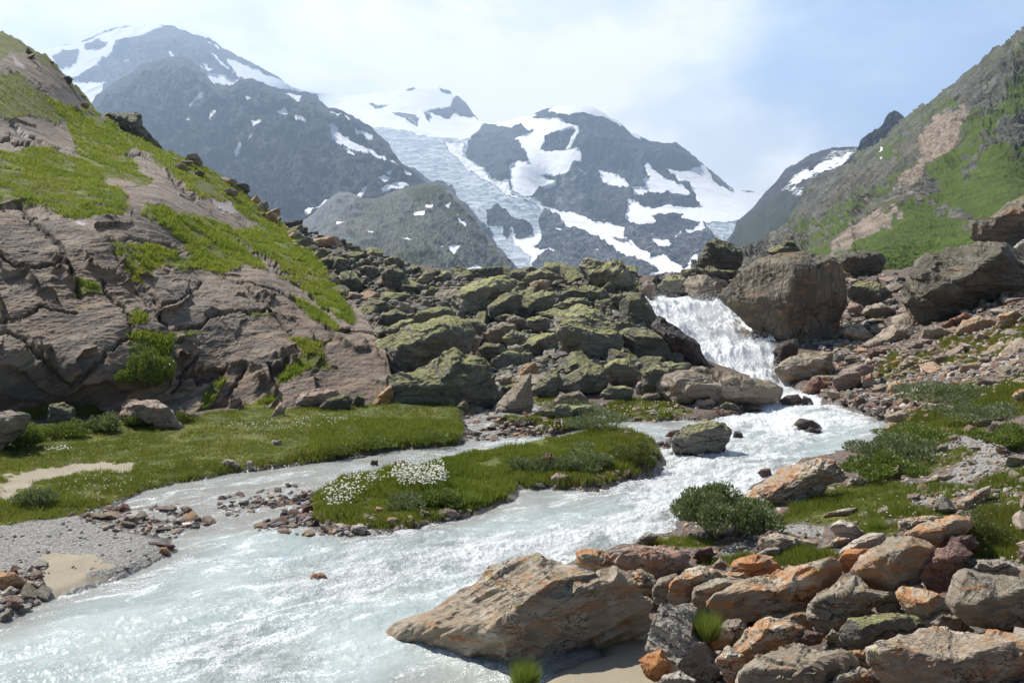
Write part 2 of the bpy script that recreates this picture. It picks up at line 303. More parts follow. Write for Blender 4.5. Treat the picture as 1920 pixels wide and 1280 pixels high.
paint = [
 (C_, Z4([(250, 560), (500, 700), (1000, 850), (1500, 740), (1500, 1150), (-100, 1150), (-100, 600)]), .45),
 (C_, Z4([(450, 480), (560, 480), (520, 600), (620, 620), (470, 720), (420, 640)]), .8),
 (S, Z1([(-200, 240), (300, 265), (480, 235), (640, 165), (870, 130), (920, 145), (820, 185), (740, 210), (660, 235), (640, 290), (560, 350), (490, 400), (420, 445), (330, 420), (-200, 500)]), 1),
 ('rock', Z1([(290, 320), (350, 285), (440, 280), (440, 310), (410, 370), (350, 395)]), 0),
 ('rock', Z1([(470, 250), (550, 222), (610, 240), (560, 280), (480, 280)]), 0),
 (S, Z1([(400, 455), (620, 470), (590, 500), (530, 590), (300, 590), (300, 440)]), .8),
 (S, Z1([(1180, 285), (1210, 310), (1300, 400), (1330, 430), (1300, 420), (1230, 350)]), 1),
 (S, Z1([(1275, 335), (1330, 345), (1450, 400), (1560, 440), (1640, 500), (1560, 510), (1480, 470), (1340, 440), (1310, 400)]), 1),
 (S, Z1([(1140, 425), (1250, 420), (1290, 450), (1350, 445), (1340, 500), (1200, 500)]), 1),
 (S, Z1([(935, 278), (960, 285), (982, 315), (960, 320)]), 1), (S, Z1([(1140, 350), (1200, 400), (1230, 405), (1160, 405)]), 1), (S, Z1([(1000, 240), (1030, 262), (1022, 266)]), 1),
 (S, Z1([(1110, 350), (1150, 400), (1130, 395)]), 1), (S, Z1([(690, 332), (725, 335), (722, 342), (690, 342)]), 1), (S, Z1([(1150, 215), (1240, 268), (1232, 274), (1180, 240)]), 1),
 (S, Z3([(-60, 60), (160, 120), (340, 140), (640, 120), (800, 110), (880, 130), (1000, 240), (1080, 300), (1060, 335), (1030, 370), (980, 420), (900, 410), (780, 400), (600, 360), (450, 345), (380, 300), (230, 260), (100, 230)]), 1),
 (I, Z3([(440, 345), (560, 350), (780, 400), (1000, 410), (975, 500), (1070, 560), (1110, 620), (1210, 640), (1220, 690), (1310, 730), (1400, 790), (1360, 850), (1380, 930), (1330, 960), (1370, 1040), (1300, 1120), (1250, 1150), (1120, 960), (1050, 850), (960, 760), (890, 670), (760, 640), (700, 590), (560, 560), (400, 480)]), 1),
 (S, Z3([(850, 420), (960, 430), (960, 500), (1060, 560), (1110, 630), (1210, 650), (1220, 700), (1330, 770), (1200, 720), (1080, 640), (960, 560), (880, 480)]), .62),
 ('rock', Z3([(1080, 790), (1150, 780), (1240, 830), (1290, 850), (1340, 880), (1330, 950), (1260, 960), (1210, 900), (1190, 960), (1160, 900), (1090, 870)]), 0),
 (I, Z3([(560, 270), (690, 275), (715, 300), (700, 350), (640, 300)]), .45), (I, Z3([(430, 210), (560, 235), (480, 245)]), .45),
 ('rock', Z3([(750, 260), (850, 235), (885, 230), (915, 170), (935, 165), (970, 205), (1075, 330), (1010, 285), (1000, 300), (940, 290), (900, 270), (880, 300), (840, 290), (780, 270)]), 0),
 ('rock', Z3([(750, 260), (775, 280), (770, 320), (750, 300)]), 0), ('rock', Z3([(645, 150), (650, 130), (685, 118), (692, 135)]), 0), ('rock', Z3([(820, 120), (890, 140), (885, 165), (830, 158)]), 0),
 ('rock', Z3([(1030, 370), (1075, 330), (1110, 330), (1220, 370), (1245, 410), (1300, 470), (1300, 520), (1245, 540), (1220, 570), (1210, 625), (1160, 640), (1110, 610), (1065, 550), (1000, 520), (970, 490), (985, 430)]), 0),
 (S, Z4([(30, 215), (290, 160), (430, 190), (540, 220), (560, 240), (480, 330), (450, 355), (510, 360), (560, 370), (570, 430), (480, 500), (430, 520), (380, 560), (270, 630), (180, 590), (170, 480), (200, 430), (270, 440), (265, 380), (200, 290), (190, 240)]), 1),
 (S, Z4([(380, 145), (430, 95), (560, 95), (640, 100), (720, 145), (805, 200), (800, 232), (700, 180), (620, 170), (560, 155), (480, 170), (440, 190), (430, 160)]), 1),
 ('rock', Z4([(340, 360), (370, 300), (480, 235), (530, 240), (540, 270), (470, 355), (400, 365)]), 0), ('rock', Z4([(340, 505), (460, 495), (470, 515), (380, 525)]), 0),
 ('rock', Z4([(180, 230), (230, 215), (300, 265), (270, 285), (200, 290)]), 0), ('rock', Z4([(285, 190), (370, 145), (390, 160), (470, 165), (450, 190), (430, 190), (380, 190)]), 0),
 (S, Z4([(545, 235), (562, 250), (500, 355), (478, 350)]), 1), (S, Z4([(540, 470), (605, 500), (600, 508), (550, 492)]), 1),
 (S, Z4([(635, 472), (740, 500), (840, 560), (830, 570), (775, 582), (700, 540)]), 1), (S, Z4([(840, 255), (900, 285), (895, 305), (860, 285)]), 1),
 (S, Z4([(920, 450), (940, 430), (1010, 490), (1030, 520), (1090, 540), (1160, 580), (1180, 612), (1040, 600), (1000, 620), (870, 622), (855, 590), (930, 590), (910, 540), (960, 510)]), 1),
 (S, Z4([(1050, 460), (1130, 485), (1250, 465), (1245, 440), (1310, 510), (1320, 540), (1430, 580), (1450, 590), (1700, 590), (1800, 700), (1470, 755), (1300, 770), (1240, 765), (1150, 740), (1060, 735), (980, 740), (990, 770), (880, 785), (815, 765), (830, 700), (820, 650), (860, 665), (920, 690), (1000, 690), (1060, 675), (1150, 690), (1230, 695), (1235, 660), (1190, 580), (1130, 530)]), 1),
 ('rock', Z4([(1450, 575), (1600, 585), (1595, 603), (1460, 598)]), 0), ('rock', Z4([(970, 730), (1060, 715), (1150, 722), (1130, 740), (1000, 752)]), 0),
 ('rock', Z4([(1300, 520), (1440, 592), (1400, 590), (1320, 545)]), 0),
 (S, Z4([(1090, 860), (1130, 825), (1190, 825), (1250, 760), (1285, 810), (1210, 845), (1140, 835)]), 1), (S, Z4([(960, 870), (1050, 870), (1090, 890), (1000, 905), (970, 890)]), 1),
 (I, Z4([(1270, 770), (1450, 755), (1410, 860), (1380, 890), (1310, 870)]), .6),
 (S, Z4([(280, 650), (400, 700), (530, 720), (640, 775), (720, 780), (810, 800), (805, 860), (950, 950), (960, 980), (1030, 955), (1150, 1030), (1210, 985), (1230, 1010), (1150, 1050), (1020, 1090), (920, 1090), (1020, 1040), (900, 1000), (800, 950), (650, 860), (500, 800), (370, 710)]), 1),
 (C_, Z4([(740, 860), (800, 870), (850, 900), (800, 890)]), 1),
 (S, Z4([(410, 800), (470, 805), (430, 820)]), 1), (S, Z4([(415, 890), (490, 888), (470, 905)]), 1), (S, Z4([(540, 895), (590, 897), (560, 903)]), 1), (S, Z4([(700, 975), (740, 980), (745, 990)]), 1), (S, Z4([(640, 925), (690, 930), (670, 935)]), 1),
 (S, Z4([(170, 830), (230, 870), (330, 830), (350, 860), (310, 900), (340, 930), (420, 925), (370, 945), (330, 960), (270, 1030), (290, 970), (200, 900)]), 1),
 (S, Z4([(1195, 950), (1230, 945), (1220, 1000), (1170, 1000)]), 1), (S, Z4([(700, 650), (790, 655), (780, 670)]), .0),
]
relief('far_mountain_massif', top, bot, ctrl, 2.0, 62, 1 / 480, paint, MFAR, back=10, backs=(.004, .8), label='distant high snow and glacier massif closing the valley', jag=3.0, wob=4, nblur=1)

# --- dark mountain in front of it on the left
top = [(-200, 330), (100, 250), (150, 215), (167, 200), (180, 182), (207, 157), (247, 137), (260, 123), (287, 112), (320, 107), (347, 107), (360, 115), (380, 133), (405, 162), (433, 160), (447, 152), (467, 148), (507, 162), (533, 168), (555, 170), (573, 172), (593, 177), (600, 190), (613, 201), (643, 209), (671, 227), (695, 240), (726, 268), (746, 299), (763, 312), (794, 340), (820, 360), (860, 400)]
bot = [(-200, 545), (860, 545)]
ctrl = [(-200, 330, 4000), (320, 107, 4200), (180, 182, 3900), (467, 148, 3900), (590, 177, 3900), (405, 162, 3800), (600, 190, 3800), (726, 268, 3600), (800, 345, 3300), (860, 400, 3200), (330, 200, 3600), (500, 230, 3450), (420, 260, 3350), (600, 290, 3250), (680, 330, 3050), (300, 300, 3200), (450, 330, 3050), (550, 400, 2750), (650, 400, 2600), (400, 420, 2750), (-200, 545, 2500), (300, 545, 2400), (860, 545, 2300)]
paint = [
 (G_, Z1([(960, 720), (1150, 660), (1300, 760), (1450, 700), (1800, 700), (1900, 860), (1700, 900), (1300, 870), (1050, 860)]), .35),
 (G_, Z3([(200, 480), (420, 480), (600, 600), (600, 680), (300, 660)]), .4), (G_, Z1([(600, 470), (800, 430), (900, 560), (700, 600)]), .25),
] + [(S, Z3(p), 1) for p in (
 [(210, 350), (250, 345), (300, 395), (370, 430), (440, 490), (400, 475), (330, 455), (240, 415)], [(265, 480), (330, 470), (370, 500), (330, 505)], [(350, 360), (460, 390), (465, 420), (370, 385)], [(440, 460), (520, 500), (610, 557), (560, 549), (460, 490)],
 [(220, 255), (330, 290), (335, 320), (260, 290)], [(0, 280), (110, 335), (60, 330)], [(480, 625), (545, 618), (550, 635), (520, 652)], [(520, 595), (570, 587), (560, 607)], [(620, 588), (700, 608), (640, 612)],
 [(450, 690), (510, 690), (540, 660), (620, 640), (665, 650), (660, 665), (560, 712), (490, 735), (510, 710)], [(380, 700), (440, 683), (400, 722), (385, 730)], [(85, 785), (150, 772), (230, 720), (215, 748), (110, 822)], [(30, 885), (80, 830), (60, 875)], [(395, 440), (450, 470), (445, 490), (380, 455)])] + [(S, Z1(p), 1) for p in (
 [(1600, 520), (1700, 537), (1690, 562), (1620, 535)], [(1360, 538), (1460, 562), (1400, 577)], [(1540, 613), (1600, 618), (1730, 708), (1660, 692), (1600, 642)], [(1410, 683), (1470, 683), (1475, 705), (1450, 728), (1420, 705)], [(1168, 655), (1208, 615), (1222, 630), (1180, 660)], [(1030, 682), (1060, 668), (1077, 685)], [(1045, 642), (1105, 560), (1165, 533), (1110, 595)], [(1835, 712), (1880, 718), (1918, 780), (1918, 825), (1870, 795)], [(1310, 875), (1430, 755), (1425, 775), (1325, 880)])]
relief('dark_mountain', top, bot, ctrl, 2.0, 50, 1 / 300, paint, MMID, back=16, backs=(.012, .7), label='dark rock mountain with thin snow patches behind the left slope', jag=3.0, wob=3.5)

# --- grey-green moraine hill
top = [(500, 470), (554, 426), (590, 398), (609, 378), (625, 366), (636, 359), (657, 361), (680, 372), (705, 372), (732, 362), (767, 349), (801, 343), (832, 345), (849, 364), (870, 381), (894, 412), (921, 450), (946, 481), (970, 502), (1000, 530), (1020, 540)]
bot = [(500, 548), (1020, 548)]
ctrl = [(500, 470, 2300), (636, 359, 2350), (720, 365, 2300), (800, 343, 2300), (900, 420, 2000), (970, 502, 1700), (600, 450, 1900), (700, 430, 1800), (800, 430, 1750), (850, 480, 1550), (700, 500, 1450), (500, 548, 1500), (760, 548, 1200), (1020, 548, 1500)]
paint = [(C_, [(500, 400), (1050, 300), (1050, 560), (500, 560)], .3), (G_, Z3([(360, 740), (500, 690), (640, 680), (850, 680), (1000, 830), (1120, 980), (1250, 1150), (500, 1150), (300, 900), (400, 830)]), .30),
 (G_, Z3([(600, 1040), (760, 1010), (820, 1070), (700, 1110), (600, 1080)]), .9), (G_, Z3([(860, 700), (1000, 830), (900, 850), (820, 760)]), .8), (G_, Z3([(600, 660), (850, 660), (870, 760), (700, 760)]), .65),
 (C_, Z3([(20, 900), (190, 740), (280, 680), (390, 700), (360, 760), (250, 860), (100, 910)]), 1)] + [(S, Z3(p), 1) for p in (
 [(680, 822), (720, 806), (750, 806), (735, 837), (700, 837)], [(740, 769), (800, 769), (760, 781)], [(857, 772), (885, 760), (882, 787)], [(920, 843), (975, 868), (970, 884)], [(617, 943), (700, 962), (650, 967)], [(868, 1000), (945, 988), (920, 1018), (900, 1048), (876, 1036)], [(818, 998), (862, 1004), (850, 1012)], [(418, 901), (474, 912), (450, 915)], [(258, 858), (312, 870), (270, 877)], [(912, 1133), (1010, 1103), (1030, 1098), (1068, 1130), (1000, 1147), (940, 1150)], [(910, 812), (930, 835), (925, 836)])]
relief('moraine_hill', top, bot, ctrl, 1.8, 17, 1 / 110, paint, mountain_mat('moraine_rock', .016, rock=((.075, .075, .068), (.19, .185, .165)), greenc=(.075, .085, .035), bumpd=6), back=14, backs=(.01, .5), label='grey green moraine hill dotted with small snow patches', jag=1.2, wob=2)

# --- snow streaked shoulder beyond the right valley side
top = [(1330, 480), (1363, 457), (1370, 445), (1390, 410), (1413, 387), (1433, 363), (1450, 347), (1473, 317), (1500, 303), (1520, 290), (1540, 283), (1560, 277), (1605, 275), (1640, 285), (1700, 300)]
bot = [(1330, 550), (1700, 550)]
ctrl = [(1330, 480, 2600), (1400, 400, 2900), (1500, 303, 3000), (1600, 275, 3000), (1700, 300, 2900), (1500, 400, 2300), (1430, 450, 2100), (1330, 550, 1900), (1500, 550, 1700), (1700, 550, 1700), (1600, 380, 2400)]
paint = [(G_, [(1370, 430), (1420, 390), (1480, 350), (1600, 370), (1500, 460), (1380, 470)], .45),
 (S, Z7([(392, 795), (470, 700), (560, 650), (640, 600), (750, 583), (760, 615), (720, 665), (680, 695), (620, 685), (560, 725), (520, 755), (510, 805), (470, 812), (430, 775)]), .48),
 (S, Z7([(440, 735), (600, 650), (740, 600), (700, 660), (560, 700), (480, 760)]), .62), ('rock', Z7([(520, 660), (600, 640), (540, 690)]), 0), ('rock', Z7([(470, 760), (540, 720), (510, 770)]), 0)]
relief('snow_streaked_shoulder', top, bot, ctrl, 1.6, 16, 1 / 150, paint, MMID, back=12, backs=(.01, .6), label='rocky shoulder streaked with snow at the end of the right valley side', jag=2, wob=4)

# --- pointed dark peak
top = [(1560, 330), (1590, 300), (1607, 284), (1613, 263), (1633, 247), (1645, 243), (1656, 232), (1660, 222), (1668, 211), (1677, 206), (1686, 213), (1698, 225), (1720, 260), (1760, 300)]
relief('pointed_peak', top, [(1560, 400), (1760, 400)], [(1560, 330, 1700), (1676, 206, 1800), (1760, 300, 1750), (1560, 400, 1550), (1760, 400, 1550), (1650, 320, 1650)], 1.5, 14, 1 / 90, [], MMID, back=10, backs=(.01, .8), label='small pointed dark peak above the right slope', jag=3)

# --- right valley side
MRIGHT = mountain_mat('right_slope_rock', .05, rock=((.04, .042, .036), (.14, .137, .115)), greenc=(.075, .11, .02), bumpd=2.4, pale=(.31, .25, .195))
top = [(1300, 500), (1380, 470), (1440, 445), (1479, 418), (1503, 369), (1515, 345), (1544, 324), (1580, 312), (1601, 304), (1603, 288), (1621, 280), (1649, 268), (1678, 239), (1700, 223), (1719, 207), (1731, 196), (1743, 194), (1763, 178), (1784, 166), (1800, 150), (1824, 127), (1840, 121), (1857, 99), (1877, 85), (1901, 79), (1909, 64), (1920, 56), (1990, 10), (2150, -60)]
bot = [(1300, 552), (2150, 552)]
ctrl = [(1300, 500, 420), (1440, 445, 900), (1479, 418, 950), (1515, 345, 1000), (1603, 290, 950), (1500, 400, 900), (1560, 360, 780), (1700, 223, 800), (1740, 194, 760), (1640, 300, 620), (1800, 150, 700), (1857, 99, 660), (1920, 56, 620), (2150, -60, 600), (1900, 180, 430), (1990, 250, 350), (2150, 200, 350), (1760, 230, 440), (1700, 330, 290), (1800, 300, 280), (1600, 400, 330), (1500, 440, 420), (1400, 490, 250), (1650, 380, 210), (1750, 360, 200), (1850, 300, 220), (1920, 300, 210), (1900, 350, 140), (1750, 410, 120), (1650, 440, 110), (1600, 470, 90), (1750, 470, 80), (1850, 430, 85), (1560, 510, 72), (1480, 500, 110), (1400, 520, 120), (1300, 552, 120), (1500, 552, 65), (1700, 540, 56), (1900, 500, 55), (2150, 552, 50), (2150, 400, 90)]
def rdisp(P, PX, PY, A, d):
    Y = P[..., 1]; k = sstep(55, 260, Y)
    near = fbm(P, .07, 6, .6, True, off=6) * 1.9 + fbm(P, .35, 4, .6, True, off=8) * .6
    big = fbm(P, 1 / 70, 7, .58, True, off=3, st=(1, 1, .8)) * 22 + fbm(P, 1 / 18, 5, .6, True, off=5) * 3.4
    g = np.clip(A[..., 2] + A[..., 3], 0, 1)
    return near * (1 - k) + big * k * (1 - .55 * g), 1.0
paint = [(G_, [(1400, 560), (1480, 380), (1640, 260), (2150, -100), (2150, 560)], .40),
 ('rock', Z7([(500, 700), (700, 660), (870, 640), (960, 660), (900, 740), (780, 800), (680, 860), (600, 930), (500, 900), (470, 800)]), 0),
 (G_, Z7([(600, 690), (760, 560), (1000, 410), (1200, 280), (1380, 130), (1526, 60), (1900, -200), (1900, -50), (1526, 170), (1300, 340), (1120, 420), (1060, 480), (900, 580), (760, 660)]), .30),
 ('rock', Z7([(1360, 520), (1526, 400), (1800, 350), (1800, 560), (1526, 600), (1440, 700), (1350, 740), (1220, 720), (1290, 620)]), 0),
 ('rock', Z7([(1130, 330), (1400, 210), (1526, 180), (1450, 330), (1350, 440), (1280, 400)]), 0),
 (C_, Z7([(870, 800), (1080, 700), (1130, 760), (1130, 800), (1280, 900), (1300, 960), (1180, 900), (1050, 840), (950, 850), (830, 880), (740, 920), (600, 1000), (500, 1060), (400, 1180), (100, 1200), (100, 1050), (400, 960), (480, 920), (540, 950), (600, 980), (640, 940), (760, 870)]), .36),
 (C_, Z7([(1130, 430), (1190, 420), (1280, 380), (1270, 440), (1240, 520), (1180, 600), (1130, 640), (1080, 700), (1000, 740), (900, 800), (1000, 690), (1020, 640), (1060, 560), (1070, 480)]), .58),
 ('rock', Z7([(950, 600), (1000, 520), (1065, 490), (1060, 560), (1020, 640), (960, 680)]), 0),
 (G_, Z7([(960, 850), (1060, 840), (1200, 910), (1310, 960), (1330, 1020), (1260, 1100), (1060, 1180), (900, 1210), (820, 1200), (870, 1080), (700, 1060), (760, 1020), (900, 960)]), .52),
 (G_, Z7([(1280, 720), (1400, 610), (1526, 680), (1700, 700), (1700, 760), (1450, 790), (1380, 800), (1330, 760)]), .52),
 (G_, Z7([(1140, 790), (1230, 730), (1400, 800), (1450, 820), (1330, 900), (1180, 870), (1100, 820)]), .62),
 (G_, Z7([(1190, 640), (1260, 520), (1380, 450), (1420, 360), (1526, 250), (1700, 200), (1700, 330), (1526, 400), (1430, 450), (1400, 520), (1330, 640), (1230, 700), (1160, 700)]), .5),
 (G_, Z7([(870, 600), (950, 580), (940, 650), (860, 650)]), .8), (G_, Z7([(450, 940), (560, 930), (600, 970), (480, 1010)]), .8), (G_, Z7([(700, 870), (760, 830), (760, 880), (680, 930), (650, 920)]), .8),
 (C_, Z7([(690, 1000), (760, 930), (860, 890), (940, 870), (960, 930), (860, 980), (740, 1030), (640, 1080), (600, 1090)]), .56),
 (S, Z7([(850, 605), (880, 603), (872, 615), (850, 617)]), 1),
]
RS = relief('right_valley_side', top, bot, ctrl, 2.2, 1, .02, paint, MRIGHT, back=16, backs=(.02, .5), label='steep green and grey rocky valley side rising at the right', jag=7, disp=rdisp, wob=20, nblur=2, fac=4, emin=.8)
# ------------------------------------------------------------------ left hillside (near)
def slope_mat():
    m, t = newmat('glacier_polished_rock')
    pos = t.n('ShaderNodeNewGeometry').outputs['Position']
    at = t.attr('m'); crk, moss, grs = t.sep(at.outputs['Color']); pal = at.outputs['Alpha']  # first channel: cracks, dark patches and shade painted under the slab's overhang
    rot = t.n('ShaderNodeMapping', None, Vector=pos, Rotation=(0.3, .75, .5), Scale=(.35, 1, 1.6)).outputs[0]
    a1 = t.noise(pos, .35, 6, .65, .4); a2 = t.noise(rot, 1.3, 9, .72, .35); a3 = t.noise(pos, 9, 6, .7)
    c = t.mix(t.step(a1, .38, .64), (.235, .165, .112), (.265, .21, .155))
    c = t.mix(t.step(a2, .45, .68, 0, .8), c, (.11, .09, .08))
    c = t.mix(t.step(t.noise(rot, .7, 6, .6, .6), .56, .70, 0, .75), c, (.36, .25, .165))
    c = t.mix(t.step(a3, .52, .68, 0, .45), c, (.33, .29, .24))
    c = t.mix(t.step(t.noise(pos, 22, 4, .8), .6, .72, 0, .5), c, (.06, .055, .05))
    vor = t.n('ShaderNodeTexVoronoi', dict(feature='DISTANCE_TO_EDGE'), Vector=t.vm('ADD', rot, t.vm('SCALE', t.noise(pos, 1.2, 5, .6, out=1), (0, 0, 0))), Scale=.55)
    line = t.step(vor.outputs[0], .0, .022, 1, 0)
    wv = t.noise(t.n('ShaderNodeMapping', None, Vector=pos, Rotation=(.2, .62, .35), Scale=(.2, .5, 4.2)).outputs[0], 1.1, 8, .7, 1.2)
    line = t.step(wv, .61, .66, 0, .5)
    strk = t.noise(t.n('ShaderNodeMapping', None, Vector=t.n('ShaderNodeMapping', None, Vector=pos, Rotation=(.3, .62, .4)).outputs[0], Scale=(.12, .5, 2.6)).outputs[0], 1.0, 7, .7, .4)
    c = t.mix(t.step(strk, .50, .57, 0, .75), c, (.10, .082, .068)); c = t.mix(t.step(strk, .46, .38, 0, .4), c, (.29, .23, .175))
    line = t.m('MAXIMUM', line, crk)
    c = t.mix(t.m('MULTIPLY', line, .8), c, (.05, .042, .035))
    c = t.mix(pal, c, (.55, .52, .50))
    gn = t.noise(pos, 1.3, 6, .65)
    gg = t.mix(t.step(gn, .35, .65), (.09, .11, .015), (.20, .215, .025))
    mg = t.mix(t.step(gn, .35, .65), (.09, .10, .018), (.165, .175, .024))
    ns = t.m('MULTIPLY', t.m('SUBTRACT', t.noise(pos, 1.5, 8, .75), .5), 2.4)
    mf = t.step(t.m('ADD', moss, ns), .40, .58); gf = t.step(t.m('ADD', grs, ns), .40, .58)
    c = t.mix(mf, c, mg); c = t.mix(gf, c, gg)
    h = t.m('ADD', t.m('MULTIPLY', a2, .5), t.m('ADD', t.m('MULTIPLY', a3, .26), t.m('MULTIPLY', line, -.35)))
    h = t.m('ADD', h, t.m('MULTIPLY', t.m('MULTIPLY', t.m('MAXIMUM', mf, gf), t.noise(pos, 6, 5, .75)), 1.0))
    t.out(t.n('ShaderNodeBsdfPrincipled', None, Base_Color=c, Roughness=.8, Specular_IOR_Level=.35, Normal=t.bump(h, .8, .22)))
    return m
MSLOPE = slope_mat()
top = [(-500, -150), (-200, -10), (0, 60), (20, 67), (43, 80), (67, 97), (87, 103), (100, 117), (117, 137), (133, 155), (147, 163), (173, 197), (180, 210), (200, 220), (233, 247), (267, 263), (300, 280), (333, 293), (367, 310), (400, 325), (433, 343), (463, 358), (467, 370), (483, 383), (500, 392), (520, 412), (560, 446), (600, 492), (640, 545), (680, 590), (705, 640), (722, 700), (738, 775), (745, 790)]
bot = [(-500, 900), (0, 858), (120, 840), (260, 815), (400, 800), (560, 790), (700, 792), (745, 800)]
ctrl = [(-500, 900, 19.5), (0, 858, 20.5), (0, 840, 21), (0, 790, 21.8), (0, 720, 22), (150, 780, 22.8), (150, 700, 22.6), (200, 820, 22.8), (300, 800, 23), (300, 770, 23.6), (300, 730, 23.9), (200, 740, 22.8), (400, 795, 23.5), (400, 700, 25.6), (0, 600, 23.6), (0, 500, 25.2), (0, 400, 27.5), (150, 600, 24.4), (150, 420, 28.5), (0, 250, 39), (0, 150, 50), (0, 62, 66), (100, 117, 68), (170, 200, 68), (230, 300, 50), (300, 280, 64), (200, 380, 32), (300, 600, 25.8), (300, 500, 29.5), (350, 400, 39), (300, 350, 42), (460, 360, 62), (400, 500, 33), (450, 440, 43), (520, 412, 60), (560, 446, 53), (500, 600, 29.5), (500, 500, 36), (600, 492, 46), (550, 520, 37), (600, 620, 30), (640, 545, 39), (680, 600, 33), (640, 700, 27), (560, 740, 25.4), (560, 790, 24.2), (705, 650, 29.5), (735, 775, 25.2), (700, 792, 24.4), (-500, 300, 36), (-500, -150, 75), (-500, 600, 23)]
CRK = [Z2([(90, 0), (200, 110), (245, 170), (290, 200), (330, 290), (370, 400), (390, 490)]), Z2([(560, 200), (600, 330), (640, 420), (700, 520), (780, 640)]), Z2([(500, 400), (590, 560), (650, 640), (640, 740)]), Z2([(620, 740), (560, 770), (430, 870), (380, 910), (290, 860), (190, 790), (60, 700), (-60, 660)]), Z2([(640, 400), (720, 470), (760, 560), (830, 660)]), Z2([(780, 580), (900, 520), (1000, 420)]), Z2([(830, 660), (980, 660), (1060, 600), (1250, 590), (1330, 570)]), Z2([(830, 740), (960, 730)]), Z2([(960, 800), (880, 900), (850, 1000)]), Z2([(1100, 400), (1260, 440), (1420, 480), (1560, 580), (1660, 690)]), Z2([(1250, 480), (1350, 590), (1450, 700)]), Z2([(540, 190), (660, 170), (800, 190), (900, 230)]), Z2([(0, 270), (150, 330), (330, 300)]), Z2([(0, 640), (200, 560), (380, 590)]), Z2([(1180, 180), (1280, 250), (1400, 330), (1500, 420), (1640, 560)]), Z2([(850, 900), (960, 920), (1080, 900), (1140, 870)]), Z2([(1050, 1080), (1180, 960), (1210, 900)]), Z1([(690, 860), (800, 850), (950, 950), (1050, 1070), (1110, 1110)]), Z1([(0, 760), (60, 770), (190, 810)]), Z1([(80, 690), (180, 760), (330, 860)])]
OUT = Z2([(600, 950), (700, 880), (850, 900), (990, 880), (1130, 890), (1200, 930), (1210, 1000), (1150, 1060)])
def sdisp(P, PX, PY, A, d):
    q = P.copy()
    near = fbm(q, .075, 2, .4, off=12) * .75                        # broad humps
    # slabs: bedding planes dipping to the right, broken across
    ang = .62
    u = P[..., 0] * math.sin(ang) + P[..., 2] * math.cos(ang) + fbm(q, .25, 3, .5, off=2) * .7
    sl_ = fbm(np.stack([P[..., 0] * .10, P[..., 1] * .10, u * .7], -1), 1, 6, .5, False, off=7) * .10
    fine = fbm(q, 1.1, 6, .66, True, off=9, st=(.5, .5, 1.3)) * .075
    sw = u * 1.1 + fbm(q, .5, 4, .6, off=19) * .9; sw = sw - np.floor(sw); fine = fine + (sw ** 8) * .30 * sstep(-.2, .35, fbm(q, .3, 3, .5, off=23))
    # long joint faces that run down the slope to the right
    j1 = (P[..., 0] * .80 + P[..., 2] * .25 + P[..., 1] * .35) * .24 + fbm(q, .10, 3, .5, off=27) * .8; j1 = j1 - np.floor(j1); fine = fine + (j1 ** 1.2) * .26 * sstep(-.35, .3, fbm(q, .06, 2, .5, off=29))
    j2 = (P[..., 0] * .5 + P[..., 2] * .9) * .36 + fbm(q, .16, 4, .55, off=28) * .9; j2 = j2 - np.floor(j2); fine = fine + (j2 ** 4) * .10
    g = np.clip(A[..., 1] + A[..., 2], 0, 1)
    gr = fbm(q, .7, 4, .65, off=14) * .22 + .12
    dd = near + (sl_ + fine) * (1 - .85 * g) + gr * g
    k = np.interp(P[..., 1], [20, 34, 70], [1, 1, .8])
    return dd * k, 1.0
def scracks(P, PX, PY, A, N):
    wx = PX + fbm(np.stack([PX, PY, PX * 0], -1), .04, 4, .6, off=21) * 9; wy = PY + fbm(np.stack([PX, PY, PX * 0 + 5], -1), .04, 4, .6, off=22) * 9
    d = np.full(PX.shape, 1e9)
    for c in CRK: d = np.minimum(d, lined(wx, wy, c))
    g = np.clip(A[..., 1] + A[..., 2], 0, 1)
    k = np.exp(-(d / 3.2) ** 2) * (1 - g)
    wide = np.exp(-(d / 14.0) ** 2) * (1 - g)
    A[..., 0] = np.maximum(A[..., 0], k * .8)
    P = P - N * (k * .11 + wide * .03)[..., None] * (P[..., 1:2] / 25)
    return P, A
MS, GR, PL = 1, 2, 3
